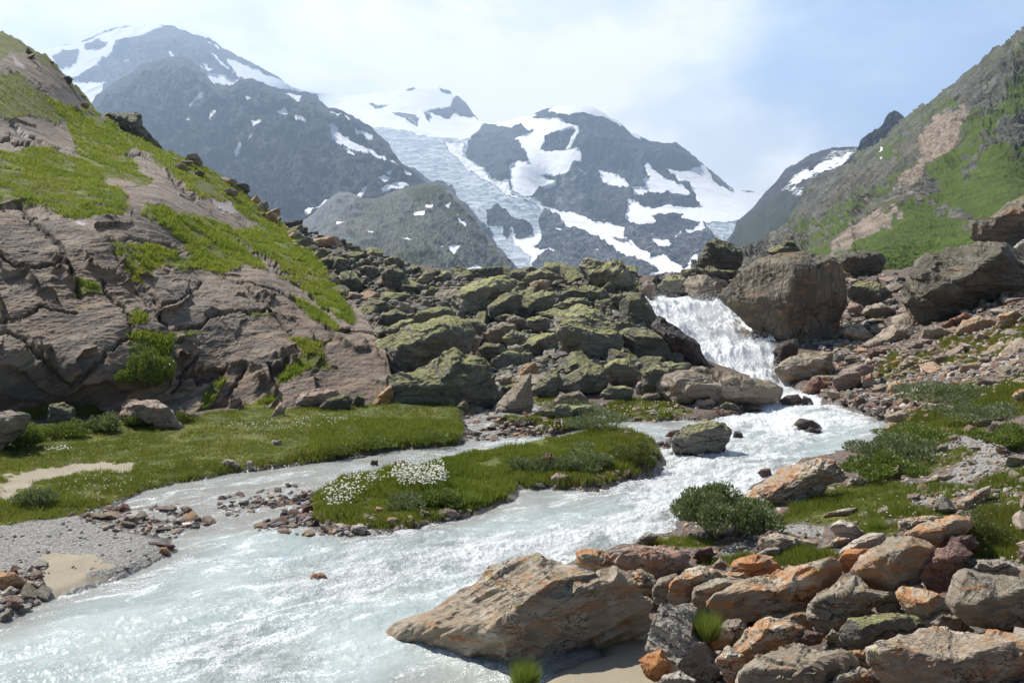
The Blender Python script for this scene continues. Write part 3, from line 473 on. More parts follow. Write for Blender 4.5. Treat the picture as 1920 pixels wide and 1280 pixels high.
paint = [
 (MS, Z1([(-1600, -600), (0, 150), (120, 240), (260, 320), (330, 380), (250, 370), (170, 300), (60, 300), (0, 350), (-1600, 200)]), .75),
 (MS, Z1([(-1600, 300), (0, 410), (100, 420), (250, 530), (330, 620), (430, 700), (330, 690), (200, 650), (80, 670), (0, 640), (-1600, 600)]), .95),
 (GR, Z1([(250, 560), (380, 570), (430, 560), (520, 620), (620, 690), (760, 780), (850, 790), (900, 830), (1000, 870), (1100, 920), (1250, 1010), (1330, 1080), (1280, 1130), (1130, 1110), (1060, 1060), (960, 960), (880, 880), (760, 820), (690, 860), (790, 950), (840, 1020), (800, 1050), (700, 1010), (600, 1010), (550, 1030), (680, 1080), (720, 1180), (600, 1130), (300, 1010), (0, 1000), (-1600, 900), (-1600, 700), (0, 830), (90, 850), (180, 810), (260, 830), (380, 880), (450, 890), (400, 720), (300, 610)]), 1),
 (GR, Z1([(0, 1000), (300, 990), (500, 1050), (700, 1110), (720, 1180), (680, 1215), (600, 1205), (500, 1220), (400, 1240), (300, 1180), (200, 1150), (0, 1140), (-1600, 1200), (-1600, 1000)]), .70),
 (MS, Z1([(500, 1000), (640, 960), (840, 1010), (800, 1055), (700, 1015)]), .9), (MS, Z1([(640, 760), (700, 760), (960, 950), (900, 930), (760, 820)]), .7),
 (MS, Z1([(1060, 1050), (1130, 1000), (1330, 1070), (1290, 1130)]), .8), (MS, Z1([(440, 640), (500, 620), (640, 700), (560, 700)]), .8),
 (GR, Z2([(700, 30), (780, 20), (900, 60), (1050, 90), (1170, 130), (1330, 130), (1400, 170), (1500, 220), (1530, 290), (1600, 360), (1700, 440), (1760, 640), (1640, 560), (1540, 450), (1450, 350), (1350, 280), (1250, 220), (1170, 180), (1260, 260), (1350, 340), (1250, 310), (1170, 340), (1100, 360), (900, 345), (760, 340), (740, 380), (680, 375), (620, 350), (600, 280), (560, 210), (650, 190), (800, 210), (960, 280), (900, 180), (800, 100), (700, 60)]), 1),
 (MS, Z2([(540, 190), (620, 180), (690, 260), (640, 290), (580, 240)]), .9), (GR, Z2([(600, 280), (650, 330), (710, 430), (700, 450), (650, 420)]), .8),
 (GR, Z2([(370, 385), (500, 430), (515, 475), (400, 485)]), .8), (GR, Z2([(660, 590), (710, 610), (690, 670), (640, 650)]), .8),
 (GR, Z2([(610, 700), (820, 700), (800, 900), (700, 950), (640, 900)]), .7),
 (GR, Z2([(1430, 490), (1550, 530), (1650, 620), (1710, 700), (1600, 660), (1480, 560)]), .75), (GR, Z2([(1440, 740), (1600, 760), (1640, 880), (1560, 900), (1400, 960), (1390, 900), (1470, 870), (1500, 800)]), .75),
 (GR, Z2([(1240, 600), (1330, 590), (1330, 615), (1250, 620)]), .7), (GR, Z2([(860, 690), (980, 665), (975, 700), (870, 705)]), .7), (GR, Z2([(1370, 370), (1440, 375), (1500, 410), (1400, 395)]), .7),
 (GR, Z2([(1040, 980), (1130, 940), (1060, 1060), (1000, 1070)]), .75), (MS, Z2([(130, 980), (300, 970), (480, 1000), (600, 1090), (900, 1140), (900, 1170), (480, 1190), (300, 1220), (100, 1240), (40, 1180)]), .9),
 (GR, Z2([(480, 1130), (700, 1090), (800, 1080), (790, 1130), (620, 1150)]), .7), (GR, Z2([(1200, 1060), (1350, 1020), (1420, 1050), (1300, 1090)]), .7),
 (GR, [(196, 214), (300, 276), (367, 306), (433, 340), (470, 372), (520, 412), (560, 446), (600, 492), (640, 545), (620, 548), (585, 505), (540, 462), (500, 428), (450, 398), (400, 350), (330, 318), (260, 280), (200, 240)], .72),
 (MS, [(-300, -60), (0, 55), (43, 76), (100, 112), (150, 163), (178, 205), (160, 200), (120, 150), (80, 110), (40, 92), (0, 78), (-300, 20)], .85),
 (PL, Z2([(365, 100), (420, 90), (410, 130)]), .7), (PL, Z2([(1060, -10), (1150, 0), (1190, 50), (1100, 40)]), .45), (PL, Z1([(70, 320), (110, 340), (170, 390), (120, 380), (95, 370)]), .6), (PL, Z1([(1180, 1130), (1270, 1140), (1320, 1200), (1230, 1180)]), .45), (PL, Z1([(70, 680), (110, 690), (190, 770), (160, 760)]), .5),
 (0, Z2([(-200, 860), (80, 850), (160, 880), (200, 930), (330, 960), (480, 900), (600, 940), (640, 960), (560, 1010), (300, 980), (120, 1030), (-200, 1060)]), .55),  # shade under the overhanging slab, painted dark through the crack channel
 (0, Z2([(1350, 860), (1440, 850), (1430, 900), (1380, 990), (1350, 960)]), .8), (0, Z2([(920, 900), (1000, 870), (1130, 880), (1090, 940), (980, 970)]), .6), (0, Z1([(280, 500), (420, 500), (500, 600), (420, 620), (330, 560)]), .7),
]
HS, HP, HPX, HPY, HA, HN = relief('left_hillside', top, bot, ctrl, 1.9, 1, .1, paint, MSLOPE, back=20, backs=(.03, .45), label='brown polished rock slope with green grass ledges on the left', jag=6, emin=.6, disp=sdisp, cracks=scracks, wob=9, nblur=2)

# ------------------------------------------------------------------ near ground
def zw(Y):   # height of the water surface along the valley
    return np.interp(Y, [0, 12, 27.5, 29.6, 31.5, 35, 38, 42, 46, 70], [0, 0, .36, .46, .84, 1.66, 2.47, 3.44, 3.52, 3.55])
_Yt = np.geomspace(4.5, 60, 900)
def ondw(pts):   # a pixel on the water plane -> world x, y
    P = np.array(pts, float); out = []
    pyt = HY + (CH - zw(_Yt)) / _Yt * F
    for px, py in P:
        Y = np.interp(-py, -pyt, _Yt) if py <= pyt[0] else CH * F / (py - HY)
        out.append(((px - 960) / F * Y, Y))
    return np.array(out)
WET = ondw([(-500, 1400), (-400, 1230), (0, 1163), (60, 1125), (150, 1098), (240, 1073), (295, 1047), (322, 1030), (285, 1012), (200, 988), (130, 968), (200, 948), (270, 917), (340, 902), (400, 891), (480, 879), (540, 870), (600, 862), (720, 843), (800, 838), (860, 831), (872, 815), (855, 795), (868, 778), (905, 764), (955, 752), (985, 742), (1000, 755), (1050, 768), (1120, 775), (1180, 772), (1240, 785), (1300, 785), (1400, 768), (1465, 752), (1440, 724), (1380, 702), (1335, 688), (1300, 655), (1245, 612), (1225, 590), (1216, 562), (1235, 554), (1340, 554), (1352, 570), (1368, 592), (1392, 622), (1450, 645), (1462, 662), (1452, 690), (1475, 716), (1530, 738), (1560, 756), (1625, 772), (1690, 800), (1655, 838), (1640, 850), (1600, 862), (1560, 872), (1500, 880), (1420, 920), (1400, 945), (1330, 960), (1290, 975), (1285, 1005), (1200, 1030), (1090, 1055), (1110, 1100), (1150, 1180), (1130, 1215), (1060, 1245), (1010, 1290), (1000, 1500)])
ISL = ondw([(590, 945), (600, 920), (640, 895), (700, 892), (760, 883), (860, 866), (960, 848), (1060, 826), (1120, 814), (1190, 820), (1226, 838), (1236, 862), (1215, 885), (1150, 905), (1110, 914), (1050, 912), (960, 918), (952, 938), (900, 956), (820, 972), (750, 985), (660, 988), (600, 972)])
ISLETS = [ondw([(1000, 814), (1040, 794), (1110, 784), (1100, 800), (1030, 817)]), ondw([(930, 800), (980, 790), (1050, 788), (1010, 800), (960, 806)]), ondw([(1130, 772), (1180, 758), (1260, 760), (1300, 778), (1240, 790), (1160, 786)])]
SHOAL = [ondw([(430, 1005), (500, 965), (580, 925), (600, 975), (720, 995), (640, 1010), (520, 1015)]), ondw([(880, 765), (1080, 775), (1060, 800), (960, 830), (880, 828)]), ondw([(150, 968), (330, 930), (420, 975), (350, 1000), (300, 1012)]), ondw([(1215, 835), (1260, 800), (1300, 830), (1270, 860)]), ondw([(1480, 870), (1640, 800), (1700, 800), (1640, 870)]), ondw([(380, 930), (560, 900), (600, 930), (420, 975)])]
gc = [(-300, 20, .3), (0, 15, .22), (0, 20, .3), (300, 18, .2), (300, 22, .4), (500, 22, .35), (700, 22, .45), (860, 24, .5), (-300, 12, .1), (0, 10, .06), (0, 6, 0), (700, 16.0, .20), (900, 17.5, .32), (1100, 19.5, .38), (1200, 19, .40), (-300, 26, .6), (300, 27, .5), 
 (760, 26, .55), (1000, 25.5, .5), (1200, 27, .8), (900, 34, 1.8), (900, 40, 3.1), (900, 48, 4.7), (1100, 48, 4.7), (1200, 44, 4.1), (1200, 36, 2.4), (1150, 31, 1.3), (750, 35, 2.6), (720, 45, 5.2), (600, 55, 7.3), (640, 60, 5.8), (700, 58, 4.9), (800, 57, 4.5), (560, 62, 8.1), (740, 50, 5.6), (640, 37, 2.6), (640, 43, 4.0), (600, 42, 3.6), (600, 49, 6.0), (560, 50, 5.6), (680, 30, 1.0), (690, 34, 2.0), (700, 27, .5), (640, 26, .3), (640, 30, .8), (560, 28, .3), (560, 36, 2), (500, 48, 5), (500, 56, 6.5), (520, 62, 8.2), (560, 68, 7), (1250, 46, 4.3), (1350, 46, 4.2), (900, 60, 4.6), (1300, 65, 4), (600, 70, 5), (300, 70, 5), (0, 70, 5), (700, 64, 4), (0, 40, 5),
 (1500, 31, .9), (1480, 38, 2.2), (1560, 38, 2.4), (1650, 36, 2.4), (1500, 45, 3.9), (1600, 48, 4.3), (1700, 45, 4.3), (1920, 38, 4.3), (1920, 30, 3.2), (1750, 30, 2.0), (1650, 28, .9), (1700, 24, .9), (1920, 22, 2.0), (1750, 20, .8), (1600, 19, .45), (1920, 15, 1.4), (1600, 14, .5), (1400, 14, .35), (1300, 12.5, .3), (1500, 11, .6), (1700, 11, 1.0), (1920, 10, 1.25), (1300, 9, .15), (1500, 8.5, .3), (1450, 7.5, .15), (1700, 7.2, .35), (1800, 8.3, .6), (1600, 9.6, .65), (1100, 8, .0), (2300, 12, 2.4), (2300, 30, 6), (1800, 60, 6), (2200, 60, 9), (3000, 12, 4), (3000, 30, 9), (3000, 6, 2), (2500, 5, 1.6), (2000, 5, 1.1), (1400, 5, .3)]
gc = np.array(gc); GT = TPS(np.stack([(gc[:, 0] - 960) / F * gc[:, 1] / 8, gc[:, 1] / 8], -1), gc[:, 2], 2e-2)
def land(x, y):
    wx = x + fbm(np.stack([x, y, x * 0], -1), 1.1, 3, .6, off=31) * .16; wy = y + fbm(np.stack([x, y, x * 0], -1), 1.1, 3, .6, off=32) * .2
    d = -sdf(wx, wy, WET); isl = sdf(wx, wy, ISL)
    for p in ISLETS: isl = np.maximum(isl, sdf(wx, wy, p) - .02)
    return np.maximum(d, isl), isl
def ground_z(x, y, full=False):
    shp = x.shape; x = x.ravel(); y = y.ravel()
    z = GT(np.stack([x / 8, y / 8], -1)); W0 = zw(y)
    q = np.stack([x, y, x * 0], -1)
    z = z + fbm(q, .35, 4, .5, off=33) * np.interp(y, [10, 30, 60], [.05, .12, .3]) + fbm(q, 2.0, 4, .6, off=34) * .035
    d, isl = land(x, y)
    t = sstep(-.35, .22, d)
    sh = np.full(x.shape, -9.0)
    for p in SHOAL: sh = np.maximum(sh, sdf(x, y, p))
    bed = W0 - .35 * sstep(0, -1.2, d) - .10 - .0 * d
    bed = np.where(True, bed * (1 - sstep(-.5, .3, sh)) + (W0 - .03) * sstep(-.5, .3, sh), bed) + fbm(q, 1.6, 3, .5, off=35) * .05
    lz = np.maximum(z, W0 + .05 + .02 * np.clip(d, 0, 3))
    grav = (x < -2) & (y < 16.2)
    out = bed * (1 - t) + lz * t
    if full: return out.reshape(shp), d.reshape(shp), isl.reshape(shp), sh.reshape(shp)
    return out.reshape(shp)
gcx = np.concatenate([np.arange(-900, -420, 8), np.arange(-420, 2340, 2.6), np.arange(2340, 3200, 8)]); gy = np.concatenate([np.geomspace(4.2, 30, 430), np.geomspace(30.1, 75, 170), [90, 130, 200, 400, 900, 2000, 4000, 6000]])
GX = (gcx[None] - 960) / F * gy[:, None]; GY = np.broadcast_to(gy[:, None], GX.shape).copy()
GZ, GD, GI, GS = ground_z(GX, np.minimum(GY, 75), True)
GZ[-8:] = np.minimum(GZ[-9][None], 3.2) + np.array([-.5, -1, -1.5, -2, -2, -2, -2, -2])[:, None]
GPX = 960 + GX / GY * F; GPY = HY - (GZ - CH) / GY * F
wx = GPX + fbm(np.stack([GX, GY, GX * 0], -1), 1.2, 4, .6, off=41) * 10; wy = GPY + fbm(np.stack([GX, GY, GX * 0], -1), 1.2, 4, .6, off=42) * 7
GRASS = [(B4([(550, 1050), (700, 930), (800, 880), (1000, 880), (1060, 840), (1300, 860), (1500, 860), (1640, 880), (1480, 950), (1300, 930), (1250, 990), (1520, 1010), (1500, 1040), (1200, 1060), (1030, 1090), (900, 1070), (780, 1090), (690, 1070), (560, 1080), (500, 1110), (420, 1060)]), .95),
 (B4([(1650, 880), (1820, 760), (2000, 740), (3000, 700), (3000, 1500), (1640, 1260), (1620, 1100), (1700, 960)]), .85), (B4([(1140, 640), (1220, 560), (1260, 500), (1350, 470), (1560, 480), (1700, 540), (1700, 590), (1520, 600), (1400, 700), (1560, 650), (1650, 690), (1500, 750), (1350, 800), (1060, 840), (1050, 740), (1150, 680)]), .9),
 (B4([(1160, 100), (1260, 90), (1260, 130), (1430, 120), (1500, 180), (1400, 220), (1280, 260), (1100, 280), (1070, 300), (1100, 240)]), .7), (B4([(1430, 30), (1650, 20), (1780, 130), (1640, 200), (1520, 200), (1440, 110)]), .8), (B4([(1600, 60), (1920, -70), (2800, -300), (2800, 60), (1920, 60), (1760, 160), (1650, 140)]), .75),
 (B4([(1480, 300), (1700, 280), (1860, 250), (2800, 150), (2800, 500), (1920, 480), (1700, 480), (1600, 440), (1480, 400)]), .8), (B4([(1840, 560), (1920, 550), (2800, 500), (2800, 700), (1860, 670)]), .8), (B4([(1850, 230), (1920, 200), (1920, 320), (1860, 320)]), .8), (B4([(1260, 470), (1400, 440), (1560, 470), (1480, 520), (1300, 520)]), .75),
 (B3([(280, 410), (420, 370), (560, 370), (700, 350), (830, 340), (1000, 380), (860, 410), (740, 430), (440, 430)]), .9), (B3([(0, 330), (150, 290), (400, 300), (330, 340), (100, 330)]), .9), (B3([(1100, 230), (1300, 230), (1280, 290), (1100, 280)]), .9),
 ([(-500, 1010), (0, 985), (150, 963), (200, 945), (270, 915), (400, 890), (480, 878), (600, 862), (720, 842), (860, 831), (868, 812), (866, 782), (905, 760), (700, 742), (500, 762), (250, 790), (-500, 830)], 1), (Z5([(1200, 880), (1330, 870), (1330, 920), (1220, 925)]), .8), (Z5([(1600, 920), (1800, 890), (1900, 920), (1850, 980), (1640, 990)]), .7)]
SAND = [(Z8([(100, 660), (200, 590), (330, 590), (430, 640), (380, 660), (300, 670), (420, 690), (280, 740), (150, 790), (60, 770)]), 1), ([(0, 895), (60, 880), (130, 866), (200, 864), (262, 868), (240, 882), (160, 886), (100, 896), (40, 915), (0, 920)], .8), ([(0, 920), (40, 918), (30, 935), (0, 938)], .8), (B1([(1030, 480), (1060, 450), (1200, 460), (1420, 480), (1300, 510), (1040, 510)]), 1), ([(980, 1300), (1060, 1240), (1140, 1205), (1200, 1180), (1240, 1150), (1260, 1290)], 1)]
gm = np.zeros(GX.shape, np.float32)
for p, v in GRASS: gm[inpoly(wx, wy, p)] = v
gm = np.maximum(gm, np.where(GI > -.02, .95, 0)); gm[GD < -.05] = 0
sm_ = np.zeros(GX.shape, np.float32)
for p, v in SAND: sm_[inpoly(wx + fbm(np.stack([GX, GY, GX * 0], -1), 2.5, 4, .7, off=47) * 22, wy + fbm(np.stack([GX, GY, GX * 0], -1), 2.5, 4, .7, off=48) * 9, p)] = v
gm[sm_ > .5] = np.minimum(gm[sm_ > .5], .12)
grv = ((GPX < 700) & (GPY > 940) & (GD > -.1) & (gm < .5)).astype(np.float32)
grv[(GPX > 1500) & (GPX < 1920) & inpoly(GPX, GPY, B4([(1400, 700), (1500, 600), (1840, 570), (1860, 700), (1640, 860), (1450, 960), (1280, 990), (1300, 930), (1480, 860), (1540, 750)]))] = .8
grv[inpoly(wx, wy, B3([(360, 380), (560, 250), (700, 210), (920, 230), (900, 280), (700, 270), (600, 320), (400, 400)]))] = .9
grv[inpoly(wx, wy, B3([(1620, 400), (1700, 370), (1900, 400), (2000, 500), (1700, 450)]))] = .9
wet = sstep(.12, -.1, GD) 
GA = np.stack([blur(gm, 1), blur(sm_, 2), blur(grv, 2), wet], -1)
def ground_mat():
    m, t = newmat('valley_ground')
    pos = t.n('ShaderNodeNewGeometry').outputs['Position']; at = t.attr('m'); gr, sa, gv = t.sep(at.outputs['Color']); we = at.outputs['Alpha']
    a1 = t.noise(pos, 1.2, 6, .6); a2 = t.noise(pos, 14, 5, .7); v = t.n('ShaderNodeTexVoronoi', None, Vector=pos, Scale=16); vc = v.outputs['Color']; vd = v.outputs['Distance']
    r, g2, b = t.sep(vc)
    peb = t.mix(t.step(r, .2, .8), (.16, .12, .095), (.34, .27, .22)); peb = t.mix(t.step(g2, .7, .9), peb, (.42, .20, .10))
    peb = t.mix(t.step(vd, .03, .055 * 8, 0, .75), peb, (.05, .045, .04))
    v2 = t.n('ShaderNodeTexVoronoi', None, Vector=pos, Scale=34); r2 = t.sep(v2.outputs['Color'])[0]
    grc = t.mix(r2, (.21, .20, .18), (.42, .40, .36)); grc = t.mix(t.step(v2.outputs['Distance'], .2, .6, 0, .6), grc, (.08, .075, .07))
    c = t.mix(t.step(t.m('ADD', gv, t.m('MULTIPLY', t.m('SUBTRACT', a1, .5), .6)), .35, .6), peb, grc)
    sand = t.mix(a1, (.24, .20, .14), (.36, .31, .225))
    c = t.mix(t.step(t.m('ADD', sa, t.m('MULTIPLY', t.m('SUBTRACT', a1, .5), .8)), .4, .6), c, sand)
    gg = t.mix(t.step(a1, .35, .65), (.07, .09, .015), (.15, .155, .03)); gg = t.mix(t.step(a2, .4, .7, 0, .6), gg, (.035, .03, .015))
    gf = t.step(t.m('ADD', gr, t.m('MULTIPLY', t.m('SUBTRACT', t.noise(pos, 2.6, 5, .7), .5), 1.4)), .35, .55)
    c = t.mix(gf, c, gg)
    c = t.mix(t.m('MULTIPLY', we, .55), c, (.06, .05, .04))
    h = t.m('ADD', t.m('MULTIPLY', t.m('SUBTRACT', 1, vd), t.m('SUBTRACT', 1, sa)), t.m('MULTIPLY', a2, .5))
    t.out(t.n('ShaderNodeBsdfPrincipled', None, Base_Color=c, Roughness=t.step(we, 0, 1, .9, .35), Specular_IOR_Level=.4, Normal=t.bump(h, .7, .035)))
    return m
MG = ground_mat()
tag(mk_obj('ground', mk_mesh('ground', np.stack([GX, GY, GZ], -1).reshape(-1, 3), grid_faces(*GX.shape), MG, dict(m=GA.reshape(-1, 4)))), 'grassy, stony valley floor and river banks', kind='structure')

def on_ground(px, py, zoff=0.0):
    """world points where the rays through these pixels first meet the ground"""
    px = np.asarray(px, float); py = np.asarray(py, float)
    Ys = np.geomspace(5, 74, 260); X = (px[:, None] - 960) / F * Ys[None]; Yg = np.broadcast_to(Ys, X.shape)
    Zr = CH + (HY - py[:, None]) / F * Ys[None]
    # bilinear lookup in the ground grid
    iy = np.interp(Yg, gy, np.arange(len(gy))); ix = np.interp(px, gcx, np.arange(len(gcx)))[:, None] + 0 * Yg
    i0 = np.clip(iy.astype(int), 0, len(gy) - 2); j0 = np.clip(ix.astype(int), 0, len(gcx) - 2); fy = iy - i0; fx = ix - j0
    Zg = GZ[i0, j0] * (1 - fy) * (1 - fx) + GZ[i0 + 1, j0] * fy * (1 - fx) + GZ[i0, j0 + 1] * (1 - fy) * fx + GZ[i0 + 1, j0 + 1] * fy * fx
    below = Zr < Zg; k = np.argmax(below, 1); k = np.where(below.any(1), np.maximum(k, 1), 255)
    i = np.arange(len(px)); a = Zr[i, k - 1] - Zg[i, k - 1]; b = Zg[i, k] - Zr[i, k]; f = np.clip(a / (a + b + 1e-9), 0, 1)
    Y = Ys[k - 1] * (1 - f) + Ys[k] * f
    return np.stack([(px - 960) / F * Y, Y, CH + (HY - py) / F * Y], -1)

# ------------------------------------------------------------------ river
def water_mat():
    m, t = newmat('glacial_river_water')
    pos = t.n('ShaderNodeNewGeometry').outputs['Position']; at = t.attr('m'); fo, sh, al = t.sep(at.outputs['Color'])
    def flow(d, s):
        L = math.hypot(*d); dx, dy = d[0] / L, d[1] / L
        al_ = t.n('ShaderNodeVectorMath', dict(operation='DOT_PRODUCT'), i0=pos, i1=(dx * s, dy * s, 0)).outputs['Value']
        ac_ = t.n('ShaderNodeVectorMath', dict(operation='DOT_PRODUCT'), i0=pos, i1=(-dy, dx, .3)).outputs['Value']
        return t.n('ShaderNodeCombineXYZ', None, X=al_, Y=ac_, Z=0.0).outputs[0]
    py_ = t.xyz(pos)[1]; isf = t.step(py_, 27.5, 29.5)
    mp = t.n('ShaderNodeMix', dict(data_type='VECTOR')); t.put(mp.inputs[0], isf); t.put(mp.inputs[4], flow((15, 12), .42)); t.put(mp.inputs[5], flow((.15, 1), .42)); mp = mp.outputs[1]
    a1 = t.noise(mp, 1.1, 7, .68, .6); a2 = t.noise(mp, 5, 6, .72, .8); a3 = t.noise(pos, 26, 4, .8)
    a4 = t.noise(mp, 2.3, 6, .7, 1.2)
    deep = t.mix(t.step(a1, .35, .65), (.30, .35, .335), (.44, .485, .465))
    c = t.mix(sh, deep, t.mix(a2, (.17, .15, .12), (.30, .275, .235)))
    k = t.m('ADD', fo, t.m('ADD', t.m('MULTIPLY', t.m('SUBTRACT', a1, .5), .9), t.m('MULTIPLY', t.m('SUBTRACT', a2, .5), 1.3)))
    ff = t.step(k, .38, .86)
    c = t.mix(ff, c, t.mix(t.step(t.m('ADD', t.m('MULTIPLY', a4, .5), t.m('MULTIPLY', a2, .5)), .40, .56), (.80, .82, .80), (.95, .95, .92)))
    g1 = t.noise(pos, 52, 3, .85, .5); g2 = t.noise(pos, 15, 4, .8, .6)     # first: white specks painted in for sun glitter; second: ripple bump
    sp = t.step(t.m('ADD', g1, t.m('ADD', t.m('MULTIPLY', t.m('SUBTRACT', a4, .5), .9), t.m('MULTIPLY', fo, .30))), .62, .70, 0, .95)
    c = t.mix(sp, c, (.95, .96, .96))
    h = t.m('ADD', t.m('MULTIPLY', a2, .9), t.m('MULTIPLY', a3, .6))
    h = t.m('ADD', h, t.m('MULTIPLY', g2, .5))
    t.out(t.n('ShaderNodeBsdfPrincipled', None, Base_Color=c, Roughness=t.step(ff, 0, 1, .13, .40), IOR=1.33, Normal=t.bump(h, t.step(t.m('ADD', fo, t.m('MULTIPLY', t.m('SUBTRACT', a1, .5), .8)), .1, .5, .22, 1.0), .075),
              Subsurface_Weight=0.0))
    return m
MW = water_mat()
wxs = np.arange(-420, 1760, 2.0); wys = np.concatenate([np.geomspace(4.6, 27.5, 560), np.linspace(27.55, 46, 330)])
WX = (wxs[None] - 960) / F * wys[:, None]; WY = np.broadcast_to(wys[:, None], WX.shape).copy()
WD, WI = land(WX.ravel(), WY.ravel()); WD = WD.reshape(WX.shape)
wq = np.stack([WX, WY, 0 * WX], -1)
_L = math.hypot(15, 12); ca, sa_ = 15 / _L, 12 / _L; wf = np.stack([(WX * ca + WY * sa_) * .42, -WX * sa_ + WY * ca, 0 * WX], -1)
WPX = 960 + WX / WY * F; WPY = HY + (CH - zw(WY)) / WY * F
RAP = [(Z6([(600, 780), (760, 790), (1000, 820), (1120, 880), (1060, 930), (700, 960), (500, 1000), (400, 1120), (200, 1142), (300, 1090), (480, 1060), (560, 960), (650, 900)]), .62), ([(1230, 870), (1400, 850), (1560, 850), (1400, 940), (1280, 980), (1150, 1010), (1000, 1060), (900, 1090), (800, 1010), (1000, 980), (1150, 920)], .36),
 ([(650, 1020), (800, 1000), (900, 1040), (760, 1110), (600, 1130), (500, 1090)], .26), ([(330, 1240), (420, 1170), (560, 1170), (600, 1230), (520, 1290), (380, 1300)], .16), ([(1340, 760), (1560, 750), (1620, 790), (1500, 830), (1350, 800)], .62)]
foam = np.full(WX.shape, .11)
for p, v in RAP: foam = np.maximum(foam, .11 + (v + .16) * sstep(-60, 50, sdf(WPX, WPY, p) + fbm(wf, .9, 4, .6, off=58) * 40))
fall = sstep(28.3, 30.2, WY)
foam = np.maximum(foam, fall * .95)
calm = np.zeros(WX.shape)
for p in ([(860, 975), (960, 935), (1120, 925), (1180, 950), (1060, 985), (900, 1000)], [(1560, 800), (1700, 800), (1640, 860), (1560, 870), (1500, 855)], [(-400, 1300), (-400, 1200), (60, 1140), (330, 1060), (420, 1090), (150, 1180)], [(650, 1290), (720, 1200), (800, 1240), (1000, 1290)], [(330, 900), (600, 864), (860, 838), (900, 850), (700, 880), (500, 905)]):
    calm = np.maximum(calm, sstep(-25, 15, sdf(WPX, WPY, p)))
foam = foam * (1 - .6 * calm) * 1.0
side = np.where((WPY < 1000) & (WPX < 1260) & (WPY < 1000 + (600 - WPX) * .1), 1, 0) * sstep(-.2, .0, -WI.reshape(WX.shape)) 
SIDE = [(280, 1012), (420, 1003), (590, 985), (590, 930), (700, 880), (900, 840), (1100, 790), (1250, 800), (1300, 780), (1300, 730), (850, 730), (850, 830), (380, 890), (80, 960), (120, 985)]
jn = fbm(wq, .8, 4, .6, off=57) * 26
sidech = sstep(-22, 22, sdf(WPX, WPY, SIDE) + jn)
shal = sstep(-1.1, .0, WD) * .75
shal = np.maximum(shal, .8 * sidech)
shal = np.maximum(shal, .6 * sstep(-30, 60, jn + sdf(WPX, WPY, [(720, 1215), (800, 1235), (1020, 1260), (1020, 1330), (660, 1330)])))
shal = np.maximum(shal, .7 * sstep(-25, 20, sdf(WPX, WPY, [(960, 930), (1130, 925), (1100, 945), (980, 950)])))
shal *= (1 - fall)
foam = foam + .02 * sidech
amp = .045 + .15 * np.clip(foam - .20, 0, 1); amp = amp * (1 - .6 * calm)
wv = fbm(wf, 1.0, 4, .5, False, off=51) * amp * 1.2 + fbm(wq, 4.5, 4, .62, True, off=52) * amp * .38
fl = fbm(np.stack([WX * 1.6, WY * .40, 0 * WX], -1), 1.1, 6, .66, True, off=53) * .20 + fbm(wq, 5, 4, .7, True, off=54) * .09 + fbm(np.stack([WX * .5, WY * 1.0, 0 * WX], -1), 1, 3, .5, off=56) * .5
top_ = sstep(40.5, 42.5, WY)
WZ = zw(WY) + fall * (1 - top_) * .16 * np.sin(WY * 1.75 + fbm(wq, .5, 3, .6, off=59) * 2.2) + wv * (1 - fall) + fl * fall * (1 - .75 * top_) - .02
# banks pull the sheet down so it never hangs over dry land
WZ = WZ - np.clip(WD, 0, 1) * .25 * (1 - fall)
keep = WD < np.where(fall > .5, .55, .5)
keep &= WY < 45.5
WA = np.stack([foam, shal, 0 * foam, 0 * foam + 1], -1)
V, Fc, WAc = compact(np.stack([WX, WY, WZ], -1).reshape(-1, 3), grid_faces(*WX.shape, keep), WA.reshape(-1, 4))
tag(mk_obj('river', mk_mesh('river', V, Fc, MW, dict(m=WAc))), 'milky turquoise glacial river with white rapids and cascade', kind='structure')

